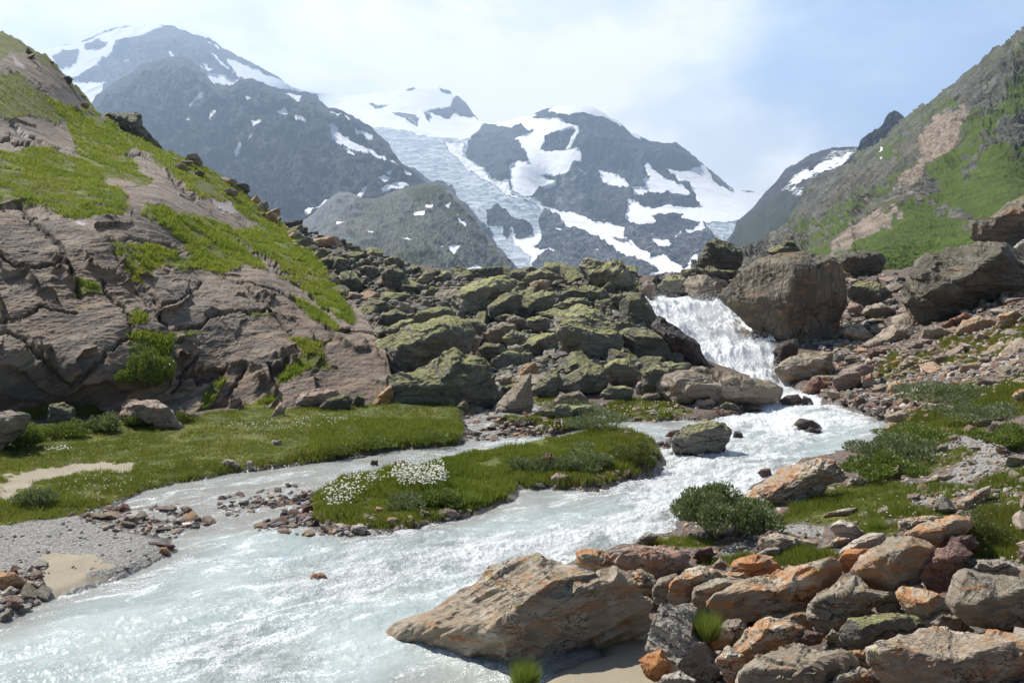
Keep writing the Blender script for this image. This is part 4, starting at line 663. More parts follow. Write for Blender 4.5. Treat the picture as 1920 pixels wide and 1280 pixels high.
# ------------------------------------------------------------------ rocks
def rock_mat(name, c1, c2, rust=(.34, .17, .075), rusta=.3, lich=(.20, .19, .07), licha=.5, yel=.0, sc=1.0, rough=.82, dark=.6, wetz=0.0, bs=(.6, 1, 4.0)):
    m, t = newmat(name)
    tc = t.n('ShaderNodeTexCoord').outputs['Object']; oi = t.n('ShaderNodeObjectInfo'); rnd = oi.outputs['Random']
    off = t.n('ShaderNodeCombineXYZ', None, X=t.m('MULTIPLY', rnd, 31.0), Y=t.m('MULTIPLY', rnd, 57.0), Z=t.m('MULTIPLY', rnd, 13.0)).outputs[0]
    p = t.vm('ADD', tc, off)
    band = t.n('ShaderNodeMapping', None, Vector=p, Rotation=(.5, .35, .2), Scale=bs).outputs[0]
    a1 = t.noise(p, 1.1 * sc, 6, .62, .4); a2 = t.noise(band, 2.0 * sc, 8, .72, .8); a3 = t.noise(p, 12 * sc, 6, .75); a4 = t.noise(p, 40 * sc, 3, .8)
    c = t.mix(t.step(a1, .36, .64), c1, c2)
    c = t.mix(t.step(a2, .50, .72, 0, dark), c, tuple(x * .35 for x in c1))
    rv = t.step(t.m('ADD', t.noise(t.n('ShaderNodeMapping', None, Vector=t.vm('ADD', p, (7, 3, 1)), Rotation=(.5, .35, .2), Scale=(.8, 1, 2.4)).outputs[0], 1.5 * sc, 8, .74, .9), t.m('MULTIPLY', t.m('SUBTRACT', rnd, .5), .12)), .62 - .2 * rusta, .74 - .2 * rusta, 0, min(1, .35 + rusta))
    c = t.mix(rv, c, t.mix(a3, rust, tuple(min(1, x * 1.5) for x in rust)))
    pale = t.step(t.noise(t.vm('ADD', p, (1, 9, 4)), 2.6 * sc, 7, .75, .3), .58, .68, 0, .5)
    c = t.mix(pale, c, tuple(min(.75, x * 1.7 + .04) for x in c2))
    nz = t.xyz(t.n('ShaderNodeNewGeometry').outputs['Normal'])[2]
    lf = t.m('ADD', t.m('MULTIPLY', t.m('SUBTRACT', t.noise(p, 3.2 * sc, 7, .72), .5), 2.0), t.m('MULTIPLY', nz, .9))
    c = t.mix(t.step(lf, .95 - licha, 1.25 - licha, 0, .85 * min(1, licha * 1.8)), c, t.mix(t.step(a3, .4, .65), tuple(x * .75 for x in lich), tuple(x * 1.25 for x in lich)))
    if yel > 0:
        yf = t.step(t.noise(t.vm('ADD', p, (3, 1, 8)), 2.2 * sc, 7, .75), .66 - .12 * yel, .72 - .12 * yel, 0, .9)
        c = t.mix(t.m('MULTIPLY', yf, t.step(nz, .1, .5)), c, (.36, .40, .05))
    c = t.mix(t.step(a4, .55, .72, 0, .45), c, (.05, .045, .04))
    v1 = t.n('ShaderNodeTexVoronoi', dict(feature='DISTANCE_TO_EDGE'), Vector=t.vm('ADD', band, t.noise(p, 2.2 * sc, 5, .7, out=1)), Scale=1.1 * sc)
    crk = t.m('MULTIPLY', t.step(v1.outputs[0], .0, .035, 1, 0), t.step(a1, .40, .60))
    c = t.mix(t.m('MULTIPLY', crk, .85), c, (.035, .03, .025))
    c = t.mix(t.step(t.noise(t.vm('ADD', p, (5, 5, 5)), 30 * sc, 4, .8), .60, .70, 0, .55), c, tuple(min(.8, x * 1.8 + .05) for x in c2))
    c = t.n('ShaderNodeHueSaturation', None, Value=t.m('ADD', .8, t.m('MULTIPLY', rnd, .4)), Color=c).outputs[0]
    h = t.m('ADD', t.m('MULTIPLY', a2, .9), t.m('ADD', t.m('MULTIPLY', a3, .35), t.m('ADD', t.m('MULTIPLY', a4, .2), t.m('MULTIPLY', crk, -.6))))
    t.out(t.n('ShaderNodeBsdfPrincipled', None, Base_Color=c, Roughness=rough, Specular_IOR_Level=.35, Normal=t.bump(h, 1.0, .085 / sc)))
    return m
RM = dict(
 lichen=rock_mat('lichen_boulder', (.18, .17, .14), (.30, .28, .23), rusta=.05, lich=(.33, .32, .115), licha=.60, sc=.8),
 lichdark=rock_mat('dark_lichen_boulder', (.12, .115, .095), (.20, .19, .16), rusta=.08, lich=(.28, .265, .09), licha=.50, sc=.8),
 cliff=rock_mat('brown_cliff_boulder', (.15, .13, .10), (.26, .23, .18), rust=(.30, .15, .07), rusta=.35, lich=(.16, .16, .07), licha=.35, sc=.5),
 streak=rock_mat('streaked_cliff_boulder', (.12, .10, .078), (.23, .20, .155), rust=(.30, .15, .07), rusta=.35, lich=(.17, .16, .06), licha=.30, sc=.6, bs=(3.2, 1.5, .35), dark=.8),
 tan=rock_mat('tan_boulder', (.27, .22, .17), (.40, .34, .27), rusta=.25, licha=.30, sc=.9),
 orange=rock_mat('rusty_orange_rock', (.36, .285, .205), (.52, .445, .345), rust=(.36, .18, .08), rusta=.60, licha=.18, yel=.3, sc=1.7),
 strong=rock_mat('deep_orange_rock', (.30, .19, .12), (.40, .28, .19), rust=(.38, .165, .06), rusta=1.0, licha=.0, sc=2.2),
 grey=rock_mat('grey_foreground_rock', (.31, .25, .18), (.48, .42, .33), rusta=.75, lich=(.20, .20, .10), licha=.25, yel=.35, sc=1.6),
 pale=rock_mat('pale_rock', (.40, .34, .27), (.56, .50, .41), rusta=.3, licha=.05, sc=1.8),
 pink=rock_mat('pinkish_rock', (.30, .22, .17), (.42, .34, .28), rust=(.36, .18, .10), rusta=.5, licha=.05, sc=1.8),
 wet=rock_mat('wet_dark_rock', (.045, .035, .03), (.11, .08, .065), rusta=.25, licha=.0, sc=1.6, rough=.28),
 red=rock_mat('dark_red_rock', (.13, .075, .06), (.24, .15, .12), rust=(.33, .13, .06), rusta=.5, licha=.05, sc=2),
)
_ico = {}
def ico(l):
    if l not in _ico:
        b = bmesh.new(); bmesh.ops.create_icosphere(b, subdivisions=l, radius=1); b.verts.ensure_lookup_table()
        V = np.array([v.co[:] for v in b.verts]); Fq = np.array([[v.index for v in f.verts] for f in b.faces], np.int32); b.free()
        V /= np.linalg.norm(V, axis=1)[:, None]; _ico[l] = (V, Fq)
    return _ico[l]
def vnorm(V, Fc):
    n = np.cross(V[Fc[:, 1]] - V[Fc[:, 0]], V[Fc[:, 2]] - V[Fc[:, 0]]); o = np.zeros_like(V)
    for k in range(3):
        for a in range(3): o[:, a] += np.bincount(Fc[:, k], n[:, a], len(V))
    return o / (np.linalg.norm(o, axis=1)[:, None] + 1e-12)
def facet(U, planes, p=26):
    s = 0
    for n, d in planes:
        n = np.array(n, float); n /= np.linalg.norm(n); s = s + (np.clip(U @ n, 0, None) / d) ** p
    return np.clip(s, 1e-30, None) ** (-1 / p)
def rand_planes(r, k=11, lo=.62, hi=.95):
    P = []
    for i in range(k):
        n = r.normal(size=3); P.append((n / np.linalg.norm(n), r.uniform(lo, hi)))
    for ax in np.eye(3):
        for sg in (-1, 1): P.append((ax * sg + r.normal(size=3) * .15, r.uniform(.85, 1.05)))
    return P
def roughen(V, Fc, size, r, amp=.05, strat=1.0):
    """weathered surface: broken beds, chips and grain in metres"""
    N = vnorm(V, Fc); o = r.uniform(0, 60); q = V + o
    ax = r.normal(size=3); ax[2] = abs(ax[2]) + .8; ax /= np.linalg.norm(ax)
    h = q @ ax; b = fbm(np.stack([q[:, 0] * .6 / size, q[:, 1] * .6 / size, h * 4.5 / size], -1), 1, 5, .6, True)
    sw = h * 3.4 / size + fbm(q / size, 1.3, 4, .6) * 1.1; sw = sw - np.floor(sw)
    ax2 = r.normal(size=3); ax2 /= np.linalg.norm(ax2); s2 = (q @ ax2) * 2.1 / size + fbm(q / size + 9, 1.1, 4, .6) * .9; s2 = s2 - np.floor(s2)
    k1 = sstep(-.2, .4, fbm(q / size, .9, 3, .5, off=3)); k2 = sstep(-.1, .5, fbm(q / size, .9, 3, .5, off=8))
    d = fbm(q / size, 1.1, 5, .55) * .8 + b * .8 * strat + fbm(q / size, 5, 5, .68, True) * .42 + (sw ** 2.5) * 1.1 * k1 * strat + (s2 ** 3) * 1.0 * k2
    return V + N * (d * amp * size)[:, None]

ROCKS = []     # (px, py, short phrase, radius)
def hero(name, label, pts, mat, short=None, Y=None, dep=.8, seed=0, fr=Z5, top=.78, amp=.045, lvl=None, planes=None, cat=None, group=None, sink=0.0, strat=1.0, face=None, push=0.0, pk=90):
    P = np.array(fr(pts), float); r = np.random.default_rng(seed * 7 + len(label))
    a = P; b = np.roll(P, -1, 0); cr = a[:, 0] * b[:, 1] - b[:, 0] * a[:, 1]; A = cr.sum() / 2
    C = np.array([((a[:, 0] + b[:, 0]) * cr).sum(), ((a[:, 1] + b[:, 1]) * cr).sum()]) / (6 * A)
    w = np.ptp(P[:, 0]); h = np.ptp(P[:, 1]); yb = P[:, 1].max()
    mb = P[P[:, 1] > yb - .25 * h][:, 0].mean()
    if True:
        g0 = on_ground([mb], [min(yb - 1, 1290) + sink])[0]; Yc = g0[1]; w0 = ondw([(mb, min(yb - 1, 1290))])[0]
        if land(np.array([w0[0]]), np.array([w0[1]]))[0][0] < 0: Yc = min(Yc, w0[1])
        Yc = Yc / (1 - dep * .38 * w / F) + push
        if Y is not None: Yc = min(Y, Yc)
    D = dep * w / 2 * Yc / F
    lv = lvl or (6 if w > 150 else 5 if w > 55 else 4)
    U, Fc = ico(lv)
    pl = rand_planes(r, 15, .66, .95)
    if face is None: face = r.uniform(-.45, .45)
    pl += [((face * .5 + r.uniform(-.25, .25), .9, .42 + r.uniform(-.15, .2)), top * .86), ((face, -.18, 1), .56), ((-face * 1.6, -.2, .8), .78)]
    if planes: pl += planes
    R3 = facet(U, pl, pk)[:, None] * U                          # frame: right, up, toward the camera
    R3 = R3 / 1.0
    th = np.arctan2(R3[:, 1], R3[:, 0]); rho = np.hypot(R3[:, 0], R3[:, 1])
    nb = 160; bi = ((th + math.pi) / (2 * math.pi) * nb).astype(int) % nb; S = np.zeros(nb); np.maximum.at(S, bi, rho)
    S = np.where(S > 0, S, S.max()); S3 = (S + np.roll(S, 1) + np.roll(S, -1)) / 3
    Sx = np.interp(th, (np.arange(-1, nb + 1) + .5) / nb * 2 * math.pi - math.pi, np.concatenate([S3[-1:], S3, S3[:1]]))
    tg = np.linspace(-math.pi, math.pi, 361); dx, dy = np.cos(tg), -np.sin(tg); Rr = np.zeros(361)
    for i in range(len(P)):
        p0, e = P[i] - C, P[(i + 1) % len(P)] - P[i]; den = dx * e[1] - dy * e[0]
        with np.errstate(all='ignore'):
            tt = (p0[0] * e[1] - p0[1] * e[0]) / den; ss = (p0[0] * dy - p0[1] * dx) / den
        ok = (ss >= -1e-6) & (ss <= 1 + 1e-6) & (tt > 0); Rr = np.where(ok, np.maximum(Rr, tt), Rr)
    R = np.interp(th, tg, np.where(Rr > 0, Rr, Rr[Rr > 0].mean()))
    rr = R * np.minimum(rho / Sx, 1.02)
    px = C[0] + rr * np.cos(th); py = C[1] - rr * np.sin(th)
    Yv = Yc - R3[:, 2] * D
    # under the ground line the solid runs on downwards
    V = unproj(px, py, Yv)
    size = (w + h) / 2 * Yc / F
    V = roughen(V, Fc, size, r, amp, strat)
    base = np.array([V[:, 0].mean(), V[:, 1].mean(), V[:, 2].min()])
    o = mk_obj(name, mk_mesh(name, V - base, Fc, RM[mat], smooth=False), loc=base); tag(o, label, cat or name.split('_')[-1], group)
    if short: ROCKS.append((C[0], C[1], short, (w + h) / 4))
    OCC.append((P, Yc - D * .5)); return o
OCC = []
L, LD = 'lichen', 'lichdark'
# boulder field, left part
hero('boulder', 'huge mossy boulder with dark overhanging right face behind the front boulder', [(345, 630), (400, 590), (510, 555), (560, 510), (700, 490), (820, 475), (870, 500), (900, 560), (885, 620), (880, 670), (800, 700), (640, 750), (520, 800), (440, 795), (400, 720), (360, 680)], L, 'the huge overhanging mossy boulder', Y=28.6, dep=.8, seed=1, planes=[((-.75, .5, .6), .55), ((.5, -.3, .9), .5)], top=.8)
hero('boulder', 'wide green-grey boulder at the meadow edge, in front of the overhanging one', [(380, 930), (440, 870), (490, 810), (560, 775), (660, 750), (700, 710), (800, 655), (860, 700), (900, 680), (960, 700), (1000, 770), (1030, 880), (1000, 925), (900, 945), (700, 945), (500, 945), (400, 945)], L, 'the wide meadow-edge boulder', Y=26.2, dep=.75, seed=2, planes=[((-.5, .75, .6), .6), ((.7, .1, .75), .62)])
hero('boulder', 'long rounded boulder with pale top high in the boulder field', [(790, 460), (800, 370), (850, 320), (950, 280), (1060, 265), (1130, 290), (1110, 340), (1040, 350), (1000, 390), (970, 450), (930, 490), (850, 485)], L, 'the long pale-topped boulder', Y=40.5, seed=3, planes=[((-.3, .9, .4), .6)])
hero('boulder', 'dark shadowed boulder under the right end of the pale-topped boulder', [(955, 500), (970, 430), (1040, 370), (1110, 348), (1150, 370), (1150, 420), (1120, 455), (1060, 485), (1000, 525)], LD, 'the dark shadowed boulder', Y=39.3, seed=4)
hero('boulder', 'broad light green boulder with a flat front in the middle of the field', [(1150, 380), (1250, 345), (1320, 350), (1320, 400), (1300, 450), (1240, 475), (1170, 455)], L, 'the broad flat-fronted boulder', Y=40.5, seed=5)
hero('boulder', 'low mossy dome above the big slab-faced boulder', [(1300, 450), (1310, 420), (1400, 380), (1480, 380), (1495, 410), (1430, 440), (1350, 465)], L, 'the low mossy dome', Y=37.8, seed=6)
hero('boulder', 'long low mossy boulder just below the layered slab on the ridge', [(1320, 360), (1400, 335), (1500, 318), (1580, 335), (1595, 400), (1520, 425), (1400, 405), (1320, 410)], L, 'the long low ridge boulder', Y=41.8, seed=7)
hero('boulder', 'massive slab-faced mossy boulder left of the waterfall', [(1310, 480), (1330, 455), (1450, 415), (1540, 450), (1600, 500), (1640, 560), (1660, 600), (1650, 680), (1560, 725), (1480, 725), (1400, 700), (1340, 640), (1345, 600), (1315, 550)], L, 'the massive slab-faced boulder', Y=33.6, dep=.8, seed=8, planes=[((.1, .62, .8), .5), ((-.5, -.75, .6), .55)])
hero('boulder', 'round-shouldered dark green boulder between slab-faced boulder and waterfall', [(1640, 560), (1700, 535), (1780, 532), (1860, 580), (1900, 620), (1915, 700), (1840, 720), (1760, 690), (1680, 660)], LD, 'the round-shouldered boulder', Y=32.6, seed=9)
hero('slab', 'tilted layered green slab topping the ridge skyline', [(1440, 215), (1480, 193), (1560, 200), (1680, 230), (1720, 280), (1745, 345), (1700, 360), (1600, 320), (1480, 280)], L, 'the layered skyline slab', Y=45.5, seed=10, strat=2.4, cat='boulder', planes=[((-.2, .85, .5), .5)])
hero('boulder', 'rounded olive boulder at the right end of the front row', [(1550, 740), (1640, 690), (1700, 700), (1760, 760), (1765, 810), (1700, 840), (1600, 810)], L, 'the rounded olive boulder', Y=29, seed=11)
hero('boulder', 'bulky blunt boulder in the middle of the front row', [(1320, 850), (1350, 790), (1420, 750), (1500, 720), (1560, 735), (1590, 800), (1565, 850), (1500, 895), (1400, 885)], 'lichdark', 'the bulky blunt boulder', Y=27.4, seed=12, planes=[((-.7, .3, .7), .6)])
hero('boulder', 'leaning wedge-shaped boulder with a pinkish lit face beside the brook', [(1000, 965), (1010, 930), (1090, 850), (1160, 785), (1195, 760), (1203, 850), (1205, 930), (1190, 970), (1100, 980), (1040, 980)], 'tan', 'the leaning wedge', Y=25.4, dep=.9, seed=13, planes=[((-.7, .55, .6), .42), ((.85, 0, .5), .5)], amp=.03)
hero('boulder', 'ribbed upright block right behind the leaning wedge', [(1120, 790), (1160, 730), (1210, 712), (1235, 760), (1195, 800), (1130, 820)], 'grey', 'the ribbed upright block', Y=27, seed=14, strat=2)
hero('boulder', 'small yellow-green boulder between the leaning wedge and the blunt boulder', [(1205, 855), (1240, 800), (1330, 758), (1345, 790), (1335, 850), (1335, 895), (1260, 888)], L, None, Y=26.4, seed=15, planes=[((-.5, .7, .5), .55)])
hero('boulder', 'flat-topped pale green boulder at the front right of the field', [(1550, 880), (1590, 835), (1680, 828), (1722, 850), (1712, 905), (1600, 912)], L, 'the flat-topped front boulder', seed=16, dep=.7)
hero('boulder', 'low tan boulder with a lit left half below the blunt boulder', [(1310, 915), (1340, 880), (1440, 862), (1490, 900), (1475, 935), (1340, 945)], 'tan', None, Y=25.4, seed=17)
hero('boulder', 'dark block at the left end of the long waterfall-side slab', [(1765, 860), (1780, 760), (1850, 722), (1920, 712), (1975, 750), (1990, 870), (1900, 905), (1850, 885)], LD, None, Y=27.8, seed=18)
hero('boulder', 'dark triangular boulder by the green strip at the field left', [(160, 320), (220, 250), (280, 240), (333, 300), (325, 335), (240, 370), (190, 355)], LD, 'the dark triangular boulder', Y=43, seed=19, amp=.03)
hero('boulder', 'green mound-shaped boulder above left of the overhanging one', [(403, 510), (430, 470), (500, 438), (553, 460), (553, 500), (470, 530)], L, 'the green mound boulder', Y=33.4, seed=20)
hero('boulder', 'low mossy hump showing just above the overhanging boulder', [(585, 490), (620, 450), (730, 430), (790, 440), (805, 480), (700, 510), (600, 520)], L, None, Y=30.8, seed=21)
hero('boulder', 'long flat mossy boulder at upper left of the overhanging one', [(440, 555), (520, 500), (610, 488), (605, 530), (510, 565)], L, None, Y=30.6, seed=22)
hero('boulder', 'dark blunt boulder on the ridge skyline, left part', [(420, 255), (460, 215), (500, 212), (548, 260), (535, 312), (490, 352), (440, 318)], LD, 'the dark skyline boulder', Y=46, seed=23)
hero('boulder', 'squat grey-green boulder on the skyline left of the layered slab', [(1125, 312), (1180, 258), (1250, 230), (1335, 272), (1260, 305), (1180, 345)], L, None, Y=45, seed=24)
hero('boulder', 'narrow block standing on the skyline behind the pale-topped boulder', [(1080, 275), (1100, 236), (1180, 248), (1195, 290), (1130, 300)], LD, None, Y=47, seed=25)
hero('boulder', 'sloping tan-green boulder tucked behind the overhanging one, right side', [(835, 490), (900, 488), (965, 520), (955, 562), (885, 575), (850, 535)], L, None, Y=33, seed=26)
for i, (lab, p, Yv, mt) in enumerate([
 ('small pale flat-topped rock below the dark shadowed boulder', [(1065, 490), (1110, 470), (1163, 490), (1150, 522), (1090, 525)], 35, 'tan'),
 ('yellow-green low rock left of the slab-faced boulder top', [(1168, 492), (1230, 473), (1292, 490), (1290, 535), (1220, 545), (1180, 525)], 34.5, L),
 ('two-humped light rock in the middle of the rubble', [(945, 575), (980, 538), (1050, 508), (1113, 520), (1120, 565), (1060, 605), (990, 612)], 32.5, 'tan'),
 ('angular grey-green rock in the centre of the rubble', [(1045, 590), (1100, 543), (1163, 570), (1163, 615), (1080, 625)], 31.6, L),
 ('upright rusty block against the right face of the overhanging boulder', [(878, 602), (898, 568), (938, 580), (924, 645), (890, 660)], 29.2, 'orange'),
 ('dark facetted rock right of the rusty upright block', [(925, 645), (960, 612), (1040, 620), (1078, 660), (1010, 690), (950, 685)], 29.8, LD),
 ('pale square-edged rock right of the dark facetted rock', [(1070, 630), (1120, 620), (1155, 635), (1150, 670), (1090, 660)], 29.9, 'pale'),
 ('light green stump of rock below the low ridge boulder', [(1610, 380), (1680, 350), (1740, 358), (1785, 400), (1755, 440), (1670, 455)], 38.6, L),
 ('dark blocky boulder at the lip of the waterfall', [(1695, 440), (1780, 418), (1845, 480), (1835, 525), (1750, 535), (1690, 515)], 37.2, LD),
 ('low mossy bank-like boulder behind the willow scrub', [(1308, 962), (1330, 935), (1500, 928), (1515, 960), (1430, 1000), (1340, 1005)], 24.2, L),
 ('pale flat slab with a sharp corner beside the brook', [(1210, 975), (1240, 955), (1320, 955), (1335, 985), (1290, 1000), (1225, 995)], 24, 'tan'),
 ('low rounded grey boulder at the hillside foot, left of the wide boulder', [(100, 945), (150, 900), (240, 878), (275, 900), (265, 945), (150, 965)], 25.2, 'lichdark'),
 ('small pointed boulder like a tooth at the hillside foot', [(270, 935), (302, 862), (338, 900), (338, 945)], 25, 'lichdark'),
 ('rough grey sloping boulder left end of the wide meadow-edge boulder', [(375, 930), (420, 870), (480, 820), (490, 880), (450, 935)], 26, 'grey'),
 ('short dark rock at right foot of the wide meadow-edge boulder', [(815, 940), (850, 900), (875, 930), (870, 965), (830, 965)], 25, LD),
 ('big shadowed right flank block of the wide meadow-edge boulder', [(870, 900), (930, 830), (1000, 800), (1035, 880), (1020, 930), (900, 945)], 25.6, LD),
 ('rock of medium size with tan edge right of the wide boulder', [(1000, 800), (1050, 775), (1110, 780), (1110, 820), (1060, 850), (1010, 840)], 28.6, 'tan'),
 ('angular mossy boulder under the left skyline, above the mound boulder', [(345, 430), (380, 390), (450, 400), (465, 440), (420, 470), (360, 450)], 38, LD),
 ('light wedge rock above the green mound boulder', [(500, 430), (530, 398), (575, 410), (575, 455), (530, 458)], 35.5, 'tan'),
 ('green-topped block on the skyline right of the dark skyline boulder', [(600, 300), (650, 240), (700, 245), (690, 290), (640, 330)], 46.5, L),
 ('small cube-like block on the skyline left of the pale-topped boulder', [(685, 270), (700, 236), (730, 234), (728, 280), (700, 290)], 47, LD),
 ('tall boulder mid-left with rounded green head', [(650, 360), (680, 320), (720, 330), (705, 385), (665, 385)], 42, L),
 ('boulder with flat sloping top on the left ridge', [(90, 190), (160, 160), (190, 190), (150, 240), (90, 240)], 52, L),
 ('largest boulder of the high left ridge pile', [(20, 215), (70, 150), (130, 125), (160, 150), (100, 200), (60, 230)], 54, L),
 ('block beside the waterfall lip with a mossy cap', [(1690, 470), (1730, 400), (1790, 420), (1780, 470), (1720, 490)], 38, L),
]): hero('boulder', lab, p, mt, None, Y=Yv, seed=40 + i)
# waterfall and right part of the field
hero('cliff_boulder', 'giant brown boulder with a vertical streaked face standing over the waterfall', [(430, 350), (470, 300), (560, 220), (640, 170), (720, 148), (850, 140), (960, 170), (1020, 190), (1045, 240), (1062, 330), (1050, 400), (1000, 520), (950, 600), (900, 615), (850, 600), (815, 560), (720, 560), (640, 540), (560, 490), (500, 430), (450, 390)], 'streak', 'the giant streaked boulder', Y=36.5, dep=.8, seed=60, fr=Z6, cat='boulder', amp=.035, strat=.3, planes=[((-.65, .15, .75), .46), ((.65, -.2, .75), .42), ((-.2, .95, .3), .66), ((-.5, -.6, .7), .62)], face=.1)
hero('boulder', 'thin dark stone lying on top of the giant streaked boulder', [(665, 137), (700, 112), (750, 103), (845, 130), (845, 145), (680, 148)], LD, None, Y=37, seed=61, fr=Z6)
hero('boulder', 'upper dark stone perched on the thin stone atop the giant boulder', [(738, 105), (760, 76), (800, 83), (828, 128), (760, 122)], LD, None, Y=37, seed=62, fr=Z6)
hero('boulder', 'small round stone on the right shoulder of the giant streaked boulder', [(940, 175), (960, 158), (990, 160), (998, 185), (960, 188)], LD, None, Y=37, seed=63, fr=Z6)
hero('boulder', 'wet black rock touching the right edge of the waterfall', [(705, 665), (700, 620), (740, 575), (815, 558), (828, 600), (812, 645), (750, 690), (715, 695)], 'wet', 'the wet black rock', Y=33, seed=64, fr=Z6)
hero('boulder', 'broad dark grey boulder at the foot of the waterfall, right side', [(708, 705), (760, 670), (830, 635), (920, 623), (992, 630), (995, 690), (930, 745), (860, 795), (780, 790), (730, 755)], 'grey', 'the broad grey boulder', Y=30.3, seed=65, fr=Z6, planes=[((-.3, .5, .8), .6)])
hero('boulder', 'long wet dark rock splitting the waterfall on its left', [(105, 500), (150, 462), (220, 500), (260, 540), (320, 570), (352, 640), (395, 700), (330, 700), (270, 680), (210, 620), (170, 570)], 'wet', 'the long wet rock', Y=34, seed=66, fr=Z6)
hero('boulder', 'long flat tan slab boulder lying below the waterfall', [(130, 785), (150, 730), (210, 708), (330, 710), (440, 730), (560, 750), (680, 770), (735, 800), (742, 855), (700, 870), (640, 890), (540, 890), (420, 880), (300, 870), (180, 850)], 'tan', 'the long flat slab', Y=27.6, dep=.5, seed=67, fr=Z6, planes=[((-.1, .9, .45), .42)])
hero('boulder', 'mossy boulder behind the left end of the long flat slab', [(65, 810), (70, 720), (120, 688), (200, 673), (300, 683), (325, 715), (210, 730), (160, 790), (150, 850), (80, 840)], L, None, Y=28.4, seed=68, fr=Z6)
hero('boulder', 'dark green boulder at the left lip of the waterfall', [(0, 340), (60, 338), (90, 380), (132, 460), (120, 505), (60, 505), (-40, 495), (-50, 380)], LD, None, Y=38, seed=69, fr=Z6)
hero('boulder', 'pointed tan boulder right above the waterfall lip', [(265, 290), (290, 262), (370, 243), (430, 290), (447, 320), (432, 375), (340, 380), (300, 355)], 'tan', 'the pointed tan boulder', Y=43.6, seed=70, fr=Z6, planes=[((-.7, .5, .5), .5)])
hero('boulder', 'low mossy boulder behind the waterfall lip, left of the pointed tan one', [(138, 310), (180, 258), (250, 253), (292, 275), (272, 335), (220, 350), (150, 345)], L, None, Y=44.6, seed=71, fr=Z6)
hero('boulder', 'reddish brown boulder on the skyline gap left of the waterfall', [(45, 315), (90, 272), (122, 290), (132, 370), (80, 375)], 'pink', None, Y=43.6, seed=72, fr=Z6)
hero('slab', 'stack of thin flat layers on the skyline above the pointed tan boulder', [(228, 262), (300, 217), (400, 213), (512, 233), (505, 265), (440, 292), (370, 250)], LD, None, Y=46.5, seed=73, fr=Z6, strat=2.5, cat='boulder')
hero('boulder', 'dark blocky boulder standing in the river beside the grassy island tip', [(208, 1105), (215, 1030), (262, 985), (380, 958), (460, 968), (497, 1000), (482, 1060), (435, 1120), (300, 1132)], LD, 'the boulder in the river', Y=20.1, dep=.7, seed=74, fr=Z6, planes=[((0, .95, .3), .7)])
hero('boulder', 'pinkish rounded boulder on the right bank below the waterfall', [(983, 755), (1040, 708), (1120, 683), (1193, 690), (1155, 765), (1110, 795), (1060, 820), (1000, 800)], 'pink', 'the pinkish round boulder', seed=75, fr=Z6)
hero('boulder', 'smaller grey boulder leaning on the pinkish one', [(1123, 742), (1180, 723), (1203, 780), (1180, 808), (1138, 793)], 'grey', None, Y=28.6, seed=76, fr=Z6)
hero('boulder', 'wet veined red-brown boulder where the pool starts', [(838, 828), (870, 770), (920, 743), (963, 780), (952, 832), (890, 835)], 'red', 'the wet veined boulder', seed=77, fr=Z6)
hero('boulder', 'wet black rocks in the pool at the tip of the long flat slab', [(718, 865), (770, 833), (820, 828), (842, 860), (800, 882), (740, 882)], 'wet', None, seed=78, fr=Z6)
hero('boulder', 'smaller wet black rock right of the black rock in the pool', [(828, 872), (850, 838), (882, 848), (897, 878), (850, 880)], 'wet', None, seed=79, fr=Z6)
hero('boulder', 'dark flat layered rock in the middle of the rapids', [(798, 975), (830, 946), (890, 953), (932, 980), (900, 995), (830, 990)], 'wet', 'the flat mid-river rock', seed=80, fr=Z6)
hero('boulder', 'thin dark rock just below the flat mid-river rock', [(853, 1008), (880, 988), (938, 1005), (900, 1015)], 'wet', None, seed=81, fr=Z6)
hero('boulder', 'warm lit boulder with a dark right half below the giant boulder', [(1130, 600), (1200, 550), (1230, 520), (1290, 483), (1370, 488), (1422, 520), (1418, 560), (1340, 592), (1230, 600)], 'tan', 'the warm lit boulder', Y=32.5, seed=82, fr=Z6, planes=[((-.7, .45, .6), .5)])
hero('boulder', 'cracked low tan boulder right of the giant streaked boulder', [(1128, 435), (1160, 400), (1230, 388), (1287, 410), (1272, 445), (1200, 462)], 'tan', None, Y=38.5, seed=83, fr=Z6)
hero('boulder', 'rounded dark mossy boulder at the right shoulder of the giant one', [(1062, 315), (1110, 278), (1200, 283), (1272, 330), (1268, 375), (1200, 405), (1110, 395), (1068, 355)], LD, None, Y=42, seed=84, fr=Z6)
hero('cliff_boulder', 'big lichen-covered outcrop boulder on the right with a deep shaded underside', [(1325, 385), (1350, 330), (1390, 280), (1352, 240), (1470, 170), (1580, 128), (1700, 98), (1830, 108), (1900, 170), (1990, 220), (2060, 290), (1920, 310), (1800, 340), (1700, 390), (1620, 450), (1520, 495), (1420, 508), (1378, 475), (1350, 425)], 'cliff', 'the big lichen outcrop', Y=38, dep=.7, seed=85, fr=Z6, cat='boulder', amp=.04, strat=1.6, planes=[((-.45, .7, .55), .42), ((.35, -.5, .8), .42)])
hero('cliff_boulder', 'dark red-brown rock wall at the upper right edge above the lichen outcrop', [(1675, 60), (1690, 0), (1780, -60), (1920, -130), (2060, -140), (2150, 0), (2100, 110), (1920, 125), (1870, 112), (1730, 95)], 'cliff', 'the dark rock wall', Y=56, seed=86, fr=Z6, cat='rock wall', planes=[((.2, -.35, .9), .45)])
hero('cliff_boulder', 'dark low rock wall under the bright grass beyond the giant boulder', [(995, 170), (1060, 148), (1220, 138), (1250, 170), (1222, 235), (1150, 265), (1080, 235), (1020, 205)], 'cliff', None, Y=68, seed=87, fr=Z6, cat='rock wall', planes=[((.2, -.3, .9), .45)])
